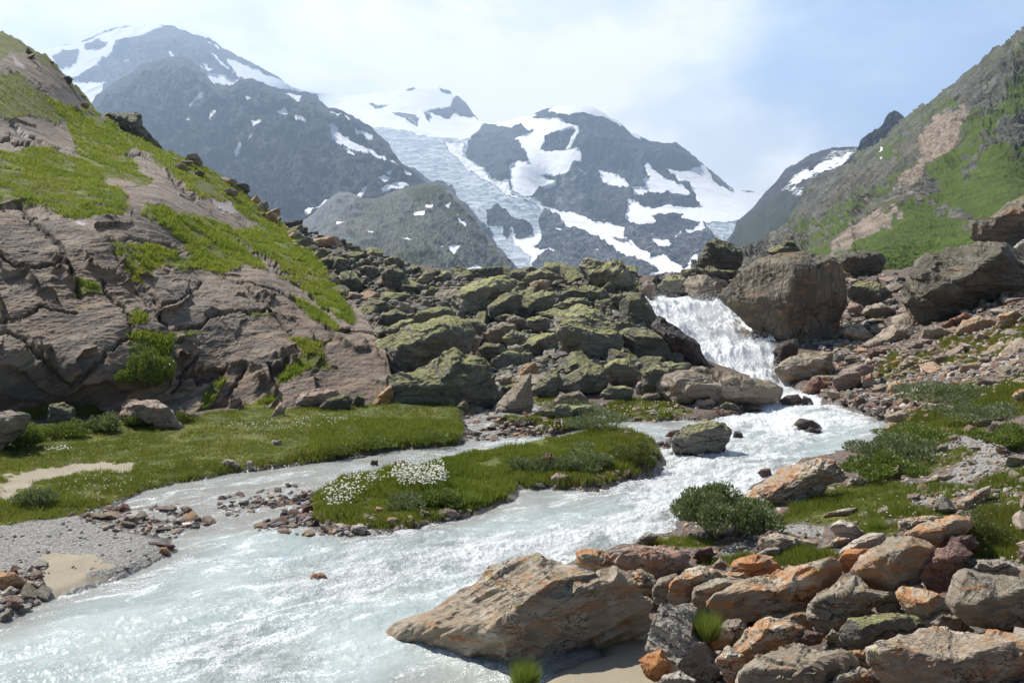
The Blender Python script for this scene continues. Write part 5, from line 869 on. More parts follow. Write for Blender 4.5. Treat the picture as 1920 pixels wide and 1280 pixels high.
for i, (lab, p, Yv, mt) in enumerate([
 ('two-tone rock with white top below the lichen outcrop', [(1418, 545), (1430, 508), (1500, 493), (1557, 520), (1545, 555), (1460, 565)], 33, 'tan'),
 ('long reddish rock plank leaning up to the right under the outcrop', [(1515, 495), (1560, 470), (1640, 428), (1665, 448), (1580, 515), (1530, 510)], 33.5, 'red'),
 ('blocky boulder with rusty streaked top below the outcrop', [(1583, 530), (1620, 475), (1700, 448), (1785, 470), (1785, 515), (1700, 545), (1620, 550)], 31.8, 'grey'),
 ('pale pink low boulder sitting in the grass below the warm lit boulder', [(1348, 605), (1380, 575), (1440, 558), (1497, 570), (1480, 595), (1370, 622)], 30.4, 'pink'),
 ('smooth pale grey oval boulder at the edge of the bank rubble', [(1438, 905), (1470, 880), (1510, 873), (1537, 905), (1500, 928), (1450, 920)], None, 'pale'),
 ('flat pale table-like slab on the right bank scrub', [(1673, 965), (1700, 945), (1850, 932), (1863, 965), (1780, 985), (1700, 980)], 20.8, 'pale'),
 ('upright pale stone under the table-like slab', [(1743, 1010), (1770, 960), (1833, 965), (1833, 1015), (1770, 1035)], 20.3, 'tan'),
 ('deep orange jagged rock below the table-like slab', [(1718, 1055), (1750, 1010), (1830, 1008), (1845, 1050), (1780, 1070)], 19.8, 'strong'),
 ('dark smooth boulder cut by the right edge, in the scrub', [(1868, 835), (1900, 808), (1960, 808), (1990, 870), (1885, 868)], 24, 'grey'),
 ('orange-edged slab high on the right edge of the bank', [(1803, 345), (1830, 313), (1920, 298), (1960, 320), (1920, 345), (1860, 350)], 34, 'orange'),
 ('pale white-topped boulder at the right edge, beyond the outcrop', [(1870, 115), (1910, 80), (1980, 80), (2000, 150), (1920, 170)], 45, 'pale'),
 ('pale rock with a pink side on the bank above the river bend', [(1455, 670), (1470, 640), (1530, 625), (1560, 655), (1540, 690), (1480, 690)], None, 'pink'),
 ('rounded grey stone beside orange grass on the right bank', [(1310, 690), (1340, 665), (1385, 665), (1400, 690), (1350, 705)], None, 'grey'),
 ('orange-brown block in the rubble above the pool', [(1255, 805), (1270, 770), (1330, 760), (1360, 780), (1345, 815), (1280, 835)], None, 'orange'),
 ('cream boulder at the top of the rubble near the broad grey boulder', [(990, 665), (1000, 630), (1035, 625), (1055, 650), (1035, 675)], None, 'pale'),
 ('cream wedge right of the cream boulder in the rubble', [(1045, 660), (1075, 640), (1120, 645), (1135, 670), (1080, 685)], None, 'tan'),
 ('dark layered lump leaning over the rubble below the giant boulder', [(1155, 645), (1180, 610), (1240, 610), (1262, 640), (1200, 660)], None, 'red'),
 ('grey slanted block high on the right bank near the frame edge', [(1790, 500), (1800, 440), (1870, 420), (1900, 440), (1860, 500), (1810, 520)], 31, 'grey'),
 ('low tan rock with orange base in front of the long flat slab', [(305, 885), (340, 852), (400, 852), (432, 885), (380, 898)], None, 'tan'),
 ('rounded dark rock in front of the long flat slab', [(438, 895), (470, 862), (520, 875), (540, 900), (480, 910)], None, 'lichdark'),
 ('flat wet rock at the right front of the long flat slab', [(560, 905), (590, 880), (640, 885), (650, 905), (590, 912)], None, 'wet'),
 ('rust-red flat rock left of the boulder in the river', [(170, 1035), (200, 1005), (250, 1000), (240, 1035)], None, 'red'),
 ('small dark round rock in the rapids right of the boulder in the river', [(502, 1040), (515, 1010), (545, 1012), (557, 1043)], None, 'wet'),
 ('pair-like pale rocks at the left end of the long flat slab', [(30, 800), (40, 770), (62, 760), (64, 830), (30, 830)], 27.2, 'pale'),
 ('low tan rock with flat top left of the long flat slab', [(55, 850), (75, 825), (140, 825), (150, 850), (90, 865)], None, 'tan'),
]): hero('rock', lab, p, mt, None, Y=Yv, seed=100 + i, fr=Z6, dep=.8)
# right foreground
hero('outcrop', 'ridged orange and cream rock outcrop dipping into the river', [(340, 945), (420, 890), (540, 810), (620, 760), (740, 723), (860, 733), (922, 790), (928, 835), (880, 850), (800, 862), (800, 915), (720, 925), (680, 1005), (600, 1010), (480, 1000), (400, 975)], 'orange', 'the ridged orange outcrop', Y=14.9, dep=.6, seed=130, fr=B4, cat='rock', strat=2.2, planes=[((-.6, .7, .45), .42), ((-.3, .5, .8), .5)])
hero('boulder', 'great sloping boulder with orange ledges lying in the river in the foreground', [(72, 720), (85, 680), (150, 635), (260, 618), (400, 520), (600, 380), (680, 300), (860, 272), (960, 256), (1060, 278), (1180, 308), (1330, 368), (1500, 408), (1565, 470), (1605, 540), (1570, 660), (1440, 770), (1280, 840), (1060, 915), (900, 960), (790, 985), (640, 940), (500, 915), (330, 880), (150, 830), (80, 770)], 'orange', 'the great river boulder', Y=8.85, dep=.7, seed=131, fr=B2, lvl=7, amp=.026, strat=1.7, planes=[((-.40, .72, .55), .42), ((.5, -.28, .85), .34), ((.1, .95, .3), .6), ((-.75, -.1, .65), .5)], face=.3, pk=70)
FG = [
 ('long pale grey slab with yellow lichen in the middle of the foreground pile', [(330, 610), (380, 570), (560, 500), (700, 450), (860, 410), (960, 385), (1005, 420), (1020, 470), (960, 540), (880, 610), (855, 735), (740, 695), (720, 650), (560, 690), (430, 725), (370, 685)], 8.9, 'grey', .6, 'the long lichen slab', [((-.2, .85, .55), .42)]),
 ('upper grey boulder of the crossing pair in the foreground pile', [(1060, 450), (1100, 390), (1250, 290), (1360, 278), (1470, 330), (1495, 400), (1400, 505), (1250, 575), (1150, 550), (1080, 495)], 8.5, 'grey', .7, 'the upper grey boulder', None),
 ('lower long grey boulder with a rounded end pointing left', [(845, 695), (860, 610), (1000, 508), (1080, 468), (1150, 545), (1255, 570), (1180, 625), (1040, 715), (960, 750), (880, 740)], 8.3, 'grey', .6, 'the round-ended grey boulder', None),
 ('tilted rusty-backed boulder at the top right of the foreground pile', [(1300, 280), (1400, 228), (1560, 173), (1655, 185), (1665, 230), (1600, 295), (1480, 335), (1360, 290)], 9.2, 'orange', .6, 'the tilted rusty-backed boulder', [((-.3, .85, .5), .42)]),
 ('purple-red hollowed boulder right of the upper grey boulder', [(1395, 490), (1430, 428), (1490, 350), (1600, 318), (1672, 370), (1620, 402), (1600, 445), (1560, 485), (1540, 560), (1460, 565)], 8.45, 'red', .7, 'the hollowed purple-red boulder', None),
 ('white-topped boulder above the round orange one', [(980, 372), (1060, 308), (1140, 268), (1222, 268), (1232, 308), (1160, 355), (1030, 352)], 9.3, 'pale', .6, 'the white-topped boulder', [((-.1, .9, .5), .45)]),
 ('round deep orange boulder wedged below the white-topped one', [(988, 400), (1030, 342), (1110, 342), (1168, 355), (1085, 428), (1020, 468)], 9.0, 'strong', .8, 'the round orange boulder', None),
 ('square deep orange block above the long lichen slab', [(443, 460), (470, 398), (560, 373), (662, 385), (703, 440), (600, 495), (480, 495)], 9.7, 'strong', .7, 'the square orange block', [((0, .9, .4), .5)]),
 ('rounded orange-brown boulder left of the foreground pile', [(132, 580), (150, 510), (220, 448), (330, 433), (432, 480), (400, 510), (310, 560), (250, 610), (200, 630), (150, 625)], 9.3, 'orange', .8, 'the rounded orange-brown boulder', None),
 ('mottled green-grey boulder between the orange-brown boulder and the lichen slab', [(250, 600), (270, 540), (340, 498), (450, 488), (555, 500), (420, 570), (330, 615), (300, 650)], 9.05, 'grey', .8, None, None),
 ('orange-faced block under the purple-red boulder', [(1272, 560), (1310, 538), (1400, 540), (1480, 558), (1560, 640), (1545, 700), (1440, 710), (1350, 690), (1300, 615)], 8.0, 'orange', .8, 'the orange-faced block', [((-.5, .5, .7), .5)]),
 ('dark lichen-edged boulder below the round-ended grey boulder', [(998, 745), (1040, 690), (1170, 667), (1330, 678), (1425, 720), (1435, 760), (1250, 790), (1140, 840), (1060, 860), (1008, 810)], 7.7, 'lichdark', .7, 'the lichen-edged boulder', None),
 ('big grey boulder with bright yellow lichen at the right edge', [(1540, 610), (1570, 480), (1620, 438), (1720, 468), (1920, 500), (2000, 560), (2000, 790), (1800, 775), (1640, 710), (1580, 670)], 7.6, 'grey', .7, 'the yellow-lichened boulder', [((-.2, .75, .6), .5)]),
 ('broad orange boulder filling the bottom right corner', [(1130, 845), (1200, 800), (1300, 765), (1480, 748), (1600, 770), (1760, 770), (1980, 795), (1990, 1090), (1300, 1090), (1200, 990), (1150, 910)], 6.7, 'orange', .6, 'the broad corner boulder', [((-.05, .85, .55), .45)]),
 ('grey wedge boulder below the long lichen slab', [(425, 895), (480, 820), (540, 740), (630, 688), (760, 700), (825, 740), (790, 805), (680, 850), (560, 910), (500, 985), (430, 910)], 7.9, 'grey', .7, 'the grey wedge boulder', [((-.75, .5, .5), .5), ((.3, -.3, .8), .5)]),
 ('flat pale orange slab at the bottom of the frame', [(480, 1060), (500, 970), (620, 880), (800, 820), (900, 868), (1045, 870), (1105, 912), (960, 990), (900, 1080), (600, 1100)], 7.1, 'orange', .7, 'the flat bottom slab', [((-.1, .88, .5), .42)]),
 ('tall cream rock with a ribbed sunlit face right of the shadowed sand', [(35, 840), (50, 740), (98, 608), (160, 618), (210, 620), (282, 640), (285, 720), (310, 790), (390, 880), (455, 970), (430, 1090), (200, 1090), (160, 980), (85, 890)], 8.15, 'pale', .6, 'the tall cream rock', [((-.45, .45, .75), .5)]),
 ('bright orange small block at the foot of the tall cream rock', [(-5, 900), (30, 868), (110, 843), (162, 930), (162, 965), (90, 1010), (25, 975)], 7.6, 'strong', .9, None, [((-.3, .5, .7), .5)]),
 ('pale blue-grey rock at the bottom edge below the bright orange block', [(75, 1030), (120, 975), (200, 952), (275, 1000), (280, 1090), (80, 1090)], 7.4, 'pale', .9, None, None),
 ('small pale block between the cream rock and the grey wedge', [(298, 800), (340, 760), (440, 733), (472, 770), (435, 840), (350, 850)], 8.1, 'grey', .9, None, None),
 ('grey angular stone between the corner boulder and the flat bottom slab', [(1045, 850), (1130, 848), (1165, 940), (1100, 930)], 7.2, 'grey', .9, None, None),
 ('dark red stone under the left end of the broad corner boulder', [(1125, 960), (1180, 925), (1310, 1000), (1300, 1090), (1140, 1090)], 6.9, 'red', .9, None, None),
 ('smooth blue-grey stone at the bottom edge', [(900, 1040), (1000, 950), (1100, 928), (1155, 960), (1140, 1090), (890, 1090)], 6.9, 'grey', .8, None, None),
 ('long rusty ridge of rock below the big willow bush', [(600, 350), (600, 290), (680, 265), (800, 298), (905, 308), (910, 348), (780, 365), (640, 360)], 10.9, 'orange', .6, 'the long rusty ridge', None),
 ('dark purple boulder at the left end of the long rusty ridge', [(585, 350), (600, 280), (650, 250), (715, 262), (680, 300), (630, 350)], 10.8, 'red', .8, None, None),
 ('low tan-green rock at the right end of the long rusty ridge', [(898, 345), (990, 283), (1048, 290), (1055, 315), (960, 358)], 10.6, 'orange', .8, None, None),
 ('white flat stone in the grass below the long rusty ridge', [(565, 380), (640, 338), (705, 340), (685, 375)], 10.4, 'pale', .7, None, None),
 ('dark brown hollowed stone left of the foreground grass tuft', [(262, 385), (290, 340), (350, 333), (375, 370), (322, 410)], 10.7, 'red', .9, None, None),
 ('small pink pointed stone beside the square orange block', [(362, 435), (400, 383), (437, 420), (425, 450)], 9.9, 'pink', .9, None, None),
 ('orange stone with a pale back half at the upper grass', [(1283, 255), (1290, 208), (1350, 190), (1500, 180), (1525, 195), (1405, 220), (1350, 265)], 10.4, 'orange', .6, None, None),
 ('white and red rounded stone in the grass right of the willow bush', [(945, 235), (1000, 193), (1060, 213), (1128, 260), (1100, 295), (1050, 308), (990, 282)], 10.9, 'pale', .8, 'the white and red stone', None),
 ('flat orange-rimmed slab in the grass above the white and red stone', [(910, 180), (940, 160), (1040, 143), (1090, 138), (1050, 172), (930, 198)], 12.2, 'orange', .6, None, None),
 ('tilted sandy orange boulder rising to a pale tip at the upper right', [(1565, 160), (1600, 100), (1700, 48), (1755, 25), (1745, 72), (1690, 125), (1620, 165)], 11.2, 'orange', .6, None, [((-.4, .8, .4), .45)]),
 ('small dark stone in the gap below the grey wedge', [(788, 800), (830, 748), (920, 768), (905, 815), (820, 830)], 7.8, 'red', .9, None, None),
 ('little shaded stone right of the small dark stone in the gap', [(922, 790), (960, 743), (1005, 770), (990, 818)], 7.8, 'grey', .9, None, None),
]
for i, (lab, p, Yv, mt, dp, sh, pl) in enumerate(FG): hero('boulder' if sh else 'rock', lab, p, mt, sh, Y=Yv, dep=dp, seed=140 + i, fr=B3, planes=pl, amp=.035)
for i, (lab, p, Yv, mt, dp, sh) in enumerate([
 ('thick cracked slab at the left end of the flat slab group by the river', [(1168, 300), (1180, 230), (1290, 218), (1372, 240), (1385, 290), (1425, 345), (1340, 350), (1250, 325)], 10.3, 'grey', .7, 'the cracked thick slab'),
 ('long flat purple-grey slab beside the river, right of the cracked slab', [(1365, 290), (1380, 228), (1480, 208), (1640, 238), (1832, 250), (1825, 315), (1680, 352), (1560, 338), (1440, 315)], 10.2, 'pink', .6, 'the long purple-grey slab'),
 ('thin top slab lying behind the long purple-grey slab', [(1478, 205), (1560, 198), (1700, 213), (1838, 223), (1835, 262), (1700, 262)], 10.6, 'pink', .6, None),
 ('dark leaning block wedged under the long purple-grey slab', [(1503, 365), (1540, 333), (1600, 358), (1702, 440), (1705, 520), (1640, 520), (1560, 455), (1508, 415)], 9.7, 'grey', .8, None),
 ('tan pointed rock sticking up at the water edge behind the slabs', [(1528, 178), (1560, 140), (1610, 122), (1655, 140), (1620, 170), (1560, 182)], 11.6, 'tan', .7, None),
]): hero('rock', lab, p, mt, sh, Y=Yv, dep=dp, seed=190 + i, fr=B2, strat=1.8)
for i, (lab, p, mt) in enumerate([
 ('flat orange rock in the grass beside the right bank gravel', [(1363, 850), (1430, 805), (1530, 812), (1533, 845), (1430, 855)], 'orange'),
 ('grey-brown boulder cut by the right edge above the grass', [(1808, 755), (1830, 708), (1880, 693), (1930, 700), (1990, 765), (1850, 770)], 'grey'),
 ('tan block at the lower edge of the green willow scrub', [(1408, 685), (1450, 638), (1492, 640), (1492, 682), (1440, 700)], 'tan'),
 ('narrow pointed upright stone in the willow scrub near the river', [(1168, 840), (1190, 780), (1215, 753), (1238, 800), (1222, 840)], 'grey'),
 ('small white and orange rocks at the right end of the ridged outcrop', [(918, 875), (945, 825), (1000, 822), (1030, 850), (960, 888)], 'pale'),
 ('little orange lump in the grass below the ridged outcrop', [(795, 955), (815, 935), (850, 940), (850, 960), (810, 965)], 'strong'),
 ('low beige stone in the grass at the scrub edge', [(1300, 815), (1330, 790), (1365, 795), (1360, 815)], 'pale'),
 ('reddish rock half under water left of the ridged outcrop', [(420, 800), (440, 778), (490, 775), (500, 810), (450, 822)], 'red'),
]): hero('rock', lab, p, mt, None, seed=210 + i, fr=B4, dep=.8)
for i, (lab, p, mt, fr) in enumerate([
 ('round pink stone at the lower bank of the grassy island', [(663, 602), (680, 562), (720, 546), (765, 560), (793, 592), (740, 608)], 'pink', B1),
 ('pale grey egg-shaped stone at the left end of the island bank', [(248, 658), (265, 633), (310, 630), (337, 655), (300, 675)], 'pale', B1),
 ('long dark pinkish stone left of the round pink stone', [(478, 635), (500, 603), (550, 606), (583, 637), (530, 646)], 'red', B1),
 ('dark hump-shaped stone among the island bank stones', [(413, 630), (440, 593), (478, 598), (483, 642), (430, 644)], 'grey', B1),
 ('grey white-capped stone in the island grass left of the round pink stone', [(573, 592), (600, 557), (642, 575), (642, 605)], 'grey', B1),
 ('reddish round stone in the cotton grass at the island bank', [(363, 578), (380, 543), (412, 553), (418, 582)], 'pink', B1),
 ('flat tan stone between the dark hump and the cotton grass', [(437, 592), (450, 576), (512, 578), (518, 604)], 'tan', B1),
 ('white-topped boulder with reddish base on the little sand beach', [(1233, 435), (1230, 400), (1260, 378), (1310, 393), (1318, 430), (1270, 445)], 'pink', B1),
 ('pale square stone at the left of the sand beach', [(1143, 445), (1150, 423), (1185, 428), (1205, 450), (1150, 458)], 'pale', B1),
 ('dark red upright stone in the middle of the island grass', [(1183, 358), (1185, 310), (1210, 280), (1240, 298), (1248, 345), (1215, 364)], 'red', B1),
 ('flat dark stone amid the side channel above the cotton grass', [(458, 347), (470, 325), (510, 318), (543, 340), (500, 350)], 'red', B1),
 ('small dark cube-like stone left of the flat one in the side channel', [(348, 338), (355, 317), (385, 318), (385, 340)], 'wet', B1),
 ('orange stone breaking the surface of the lower rapids', [(1160, 690), (1172, 668), (1210, 666), (1228, 685), (1212, 704), (1170, 702)], 'strong', Z8),
 ('grey boulder cut by the left edge on the gravel bar', [(-60, 735), (-60, 670), (50, 663), (98, 700), (92, 722), (30, 740)], 'grey', Z8),
 ('small light boulder under the grey one at the left edge', [(0, 745), (40, 718), (72, 730), (62, 758), (15, 760)], 'pale', Z8),
 ('dark boulder at the water edge in the lower left', [(17, 805), (40, 763), (70, 768), (92, 790), (60, 810)], 'red', Z8),
 ('flat pinkish stone right of the left-edge boulders', [(100, 745), (110, 700), (160, 702), (182, 725), (150, 740)], 'pink', Z8),
 ('pale flat stone lying in the meadow grass', [(1013, 192), (1020, 170), (1056, 170), (1052, 192)], 'pale', Z8),
 ('orange-topped stone at the meadow bank of the side channel', [(828, 258), (850, 240), (880, 248), (905, 270), (900, 288), (860, 275)], 'tan', Z8),
 ('upright pale stone at the end of the meadow bank', [(930, 285), (925, 250), (945, 245), (950, 280)], 'pale', Z8),
 ('flat reddish stone where the dark sand ledge meets the stream', [(595, 598), (600, 572), (625, 570), (642, 596), (615, 604)], 'strong', Z8),
 ('long thin dark stone at the tip of the gravel bar', [(530, 565), (545, 552), (600, 556), (660, 566), (640, 574), (560, 572)], 'red', Z8),
 ('large flat pink stone in the shallows below the meadow', [(455, 478), (470, 452), (510, 455), (528, 480), (490, 486)], 'pink', Z8),
]): hero('stone', lab, p, mt, None, seed=230 + i, fr=fr, dep=.9, cat='rock')
# rock pieces at the foot of the left slope
for i, (lab, p, Yv, mt) in enumerate([
 ('tilted grey-brown slab at the left edge of the slope foot', [(-150, 1080), (-60, 1060), (60, 1040), (155, 1060), (150, 1110), (60, 1190), (0, 1235), (-200, 1260)], 21.3, 'tan'),
 ('greenish boulder in the shrubs under the overhang', [(225, 1100), (250, 1010), (310, 1000), (370, 1030), (380, 1080), (300, 1110)], 22.2, 'lichdark'),
 ('cracked pink rock step at the foot of the slope', [(590, 1060), (640, 990), (760, 985), (850, 1020), (910, 1130), (800, 1140), (700, 1090), (600, 1090)], 23.6, 'pink'),
 ('low pinkish boulder at the right foot of the slope', [(1350, 1070), (1400, 1000), (1430, 1020), (1420, 1060)], 24.4, 'pink'),
 ('pink flat-backed boulder at the slope foot beside the low lichen boulder', [(1450, 1010), (1480, 970), (1600, 930), (1700, 950), (1700, 1000), (1560, 1030)], 25.4, 'pink'),
]): hero('rock', lab, p, mt, None, Y=Yv, seed=260 + i, fr=Z2)
hero('rock_outcrop', 'dark craggy outcrop on the skyline behind the left slope', [(575, 655), (640, 638), (720, 636), (780, 643), (797, 710), (860, 768), (920, 835), (850, 840), (740, 800), (640, 740)], 'lichdark', None, Y=76, seed=270, fr=Z1, cat='rock', dep=.6, amp=.05)
hero('rock_knoll', 'rounded grass-capped rock knoll beyond the skyline right of the snow tongue', [(1215, 1010), (1235, 950), (1290, 880), (1330, 868), (1400, 885), (1470, 930), (1480, 990), (1450, 1040), (1250, 1060)], 'lichdark', None, Y=190, seed=271, fr=Z4, cat='knoll', amp=.05)

for i, (lab, p, Yv, mt) in enumerate([
 ('dark gap stone between the lichen slab and the round-ended boulder', [(700, 690), (760, 650), (900, 640), (930, 720), (880, 790), (760, 760)], 8.6, 'grey'),
 ('rusty stone under the lower edge of the long lichen slab', [(560, 690), (640, 650), (740, 670), (760, 720), (640, 740)], 8.7, 'orange'),
 ('brown stone wedged below the upper grey boulder', [(1180, 600), (1260, 540), (1400, 520), (1420, 600), (1300, 690), (1200, 690)], 8.4, 'tan'),
 ('tan stone in the shade right of the lichen-edged boulder', [(1420, 700), (1500, 650), (1620, 680), (1660, 760), (1540, 780), (1440, 770)], 7.9, 'tan'),
 ('cracked tan block left of the grey wedge boulder', [(370, 760), (430, 700), (520, 690), (540, 760), (470, 850), (390, 850)], 8.3, 'tan'),
 ('rusty slab filling the corner between cream rock and wedge', [(380, 900), (440, 830), (520, 880), (520, 980), (440, 1020)], 7.6, 'orange'),
 ('tan flat stone behind the yellow-lichened boulder', [(1620, 460), (1680, 400), (1800, 400), (1900, 450), (1840, 520), (1700, 520)], 8.4, 'tan'),
 ('reddish stone between the tilted rusty-backed and hollowed boulders', [(1500, 340), (1560, 290), (1660, 270), (1700, 320), (1640, 360)], 9.0, 'red'),
 ('brown stone left of the mottled green-grey boulder', [(60, 560), (100, 490), (180, 470), (200, 540), (140, 620), (80, 620)], 9.3, 'grey'),
 ('orange stone above the mottled green-grey boulder', [(400, 500), (440, 455), (520, 460), (560, 500), (480, 530)], 9.4, 'orange'),
]): hero('rock', lab, p, mt, None, Y=Yv, dep=.8, seed=300 + i, fr=B3, amp=.035)
# ---------------- repeats: fields of loose rocks, each its own object
PROT = []
for k in range(14):
    r = np.random.default_rng(900 + k); U, Fc = ico(4 if k < 8 else 3)
    V = U * facet(U, rand_planes(r, 10, .55, .9), 60)[:, None]
    V = V * (r.uniform(.8, 1.25), r.uniform(.7, 1.1), r.uniform(.5, .85)); V = roughen(V, Fc, 2.0, r, .035, .8)
    PROT.append((V / np.abs(V).max(), Fc))
MESHC = {}
def pmesh(k, mat):
    if (k, mat) not in MESHC: MESHC[(k, mat)] = mk_mesh('loose_rock', PROT[k][0], PROT[k][1], RM[mat], smooth=False)
    return MESHC[(k, mat)]
ORD = ['nearest', 'second', 'third', 'fourth', 'fifth', 'sixth', 'seventh', 'eighth', 'ninth', 'tenth', 'eleventh', 'twelfth']
CW = dict(lichen='mossy green', lichdark='dark mossy', tan='tan', pale='pale', pink='pinkish', grey='grey', orange='rusty', strong='orange', wet='wet dark', red='dark red', cliff='brown')
SPOTS = []
def scatter(poly, n, smin, smax, mats, kind, seed, power=2.2, flat=1.0, sink=.25, gap=.8, group=None, fr=ID):
    r = np.random.default_rng(seed); poly = np.array(fr(poly), float); x0, y0 = poly.min(0); x1, y1 = poly.max(0)
    cand = np.stack([r.uniform(x0, x1, n * 14), r.uniform(y0, y1, n * 14)], -1); cand = cand[inpoly(cand[:, 0], cand[:, 1], poly)]
    G = on_ground(cand[:, 0], cand[:, 1]); sz = np.sort(smin + (smax - smin) * r.random(n) ** power)[::-1]; done = []; j = 0
    for s in sz:
        while j < len(cand):
            p, q = cand[j], G[j]; j += 1
            if q[1] > 72: continue
            rp = s / 2 * F / q[1]
            if any(math.hypot(p[0] - a, p[1] - b) < gap * (rp + c) for a, b, c in done): continue
            if any(inpoly(np.array([p[0]]), np.array([p[1] - rp * .4]), o)[0] for o, yo in OCC): continue
            done.append((p[0], p[1], rp)); mt = mats[r.integers(len(mats))]
            SPOTS.append(dict(p=p, q=q, s=s, mt=mt, kind=kind, flat=flat, sink=sink, seed=int(r.integers(1e6)), group=group)); break
MORAINE = [(522, 408), (560, 430), (620, 444), (680, 468), (740, 488), (800, 512), (900, 515), (1000, 515), (1090, 505), (1180, 515), (1215, 545), (1200, 600), (1240, 640), (1290, 690), (1210, 700), (1100, 720), (950, 752), (905, 740), (900, 650), (820, 600), (690, 640), (720, 720), (690, 620), (640, 545), (600, 495)]
scatter(MORAINE, 235, .45, 1.9, [L, L, L, LD, LD, 'tan', 'grey'], 'boulder', 1, 3.2, group='boulders heaped in the mossy boulder field', gap=.62)
def ridge_rocks(pts, n, seed):
    r = np.random.default_rng(seed); nr, nc = HPX.shape; top_c = [0]
    for i in range(n):
        f = r.random() ** .8; c = int(np.interp(pts[0] + (pts[1] - pts[0]) * f, HPX[0], np.arange(nc))); row = int(nr - 1 - abs(r.normal()) * nr * .035); q = HP[max(row, 0), c]
        SPOTS.append(dict(p=(float(HPX[0, c]), float(HPY[max(row, 0), c])), q=q - (0, .2, 0), s=float(r.uniform(.35, 1.25) * q[1] / 50), mt=['lichdark', 'lichen', 'tan', 'grey'][r.integers(4)], kind='rock', flat=.8, sink=.1, seed=int(r.integers(1e6)), group='rocks along the ridge of the left slope'))
ridge_rocks((330, 650), 46, 31); ridge_rocks((20, 180), 8, 32)
scatter([(1225, 520), (1300, 512), (1400, 515), (1360, 560), (1230, 552)], 16, .5, 1.3, ['tan', LD, 'lichen'], 'boulder', 2, 1.6, group='boulders above the waterfall lip', gap=.6)
scatter([(1560, 520), (1700, 525), (1720, 560), (1700, 620), (1600, 660), (1530, 640), (1580, 560)], 26, .5, 1.4, ['tan', 'grey', LD, 'pink'], 'boulder', 3, 1.8, group='boulders between giant boulder and outcrop', gap=.6)
BANK = [(1500, 690), (1560, 650), (1700, 640), (1920, 540), (1920, 720), (1780, 740), (1700, 790), (1620, 770), (1540, 735)]
scatter(BANK, 120, .22, .85, ['pink', 'pink', 'tan', 'orange', 'grey', 'red', 'pale'], 'rock', 4, 2.3, flat=.75, group='rocks strewn over the right bank', gap=.62)
scatter([(1690, 790), (1640, 780), (1640, 800), (1700, 830), (1780, 780), (1920, 760), (1920, 900), (1700, 1000), (1640, 900), (1750, 820)], 30, .12, .4, ['pink', 'tan', 'orange', 'grey', 'pale'], 'stone', 5, 2, group='stones on the right bank gravel')
scatter([(585, 925), (600, 965), (700, 990), (660, 1005), (560, 1005), (430, 1005), (480, 960)], 46, .10, .36, ['red', 'pink', 'grey', 'wet', 'orange'], 'stone', 6, 1.8, flat=.7, group='stones on the shoal at the island tip', gap=.7)
scatter([(190, 955), (330, 930), (420, 940), (400, 985), (300, 1000), (200, 985), (120, 970)], 38, .10, .38, ['red', 'pink', 'tan', 'grey'], 'stone', 7, 1.8, flat=.7, group='stones between meadow and gravel bar', gap=.7)
scatter([(330, 925), (560, 880), (600, 905), (560, 990), (330, 1010)], 34, .08, .26, ['red', 'wet', 'wet', 'pink'], 'stone', 8, 1.8, flat=.7, group='stones breaking the side channel')
scatter([(880, 768), (1010, 765), (1100, 770), (1060, 800), (960, 830), (880, 825)], 46, .12, .45, ['red', 'pink', 'wet', 'grey', 'tan'], 'stone', 9, 1.8, flat=.7, group='stones in the little brook')
scatter([(0, 1080), (70, 1060), (90, 1110), (60, 1135), (0, 1170)], 22, .08, .28, ['grey', 'pink', 'pale', 'red'], 'stone', 10, 1.6, group='stones at the left frame edge', gap=.6)
scatter([(1150, 880), (1250, 790), (1300, 790), (1250, 850), (1180, 905), (1060, 915)], 18, .12, .32, ['red', 'pink', 'grey', 'wet'], 'stone', 11, 1.6, group='stones around the island tip')
scatter([(1290, 770), (1460, 760), (1520, 770), (1640, 790), (1600, 830), (1450, 840), (1300, 800)], 12, .1, .35, ['wet', 'red'], 'stone', 12, 1.6, group='stones in the upper pool')
scatter([(1500, 735), (1540, 745), (1640, 785), (1690, 800), (1660, 830), (1700, 770), (1620, 730)], 34, .14, .45, ['red', 'pink', 'orange', 'wet'], 'stone', 13, 1.7, flat=.7, group='stones at the right water edge', gap=.6)
scatter([(1210, 1010), (1300, 1000), (1560, 960), (1780, 950), (1800, 1000), (1700, 1010), (1560, 1000), (1420, 1030), (1300, 1040)], 20, .06, .2, ['pale', 'orange', 'grey', 'pink'], 'stone', 14, 1.6, group='stones in the foreground grass')
scatter([(330, 1030), (560, 1010), (800, 1000), (700, 1060), (420, 1070)], 9, .08, .2, ['red', 'strong', 'wet'], 'stone', 15, 1.6, group='stones in the main current')
ANCH = np.array([(a, b, c) for a, b, s_, c in ROCKS]); AN = [s_ for a, b, s_, c in ROCKS]
buckets = {}
for sp in SPOTS:
    d = np.hypot(ANCH[:, 0] - sp['p'][0], ANCH[:, 1] - sp['p'][1]); k = int(np.argmin(d / (ANCH[:, 2] + 40)))
    dx, dy = sp['p'][0] - ANCH[k, 0], sp['p'][1] - ANCH[k, 1]; rad = ANCH[k, 2]
    ang = math.degrees(math.atan2(-dy, dx)) % 360
    side = ['right of', 'above right of', 'above', 'above left of', 'left of', 'below left of', 'below', 'below right of'][int(((ang + 22.5) % 360) // 45)]
    wpx = sp['s'] * F / sp['q'][1]
    size = 'tiny' if wpx < 9 else 'small' if wpx < 18 else 'medium' if wpx < 34 else 'large'
    buckets.setdefault((size, CW[sp['mt']], sp['kind'], side, AN[k]), []).append((d[k], sp))
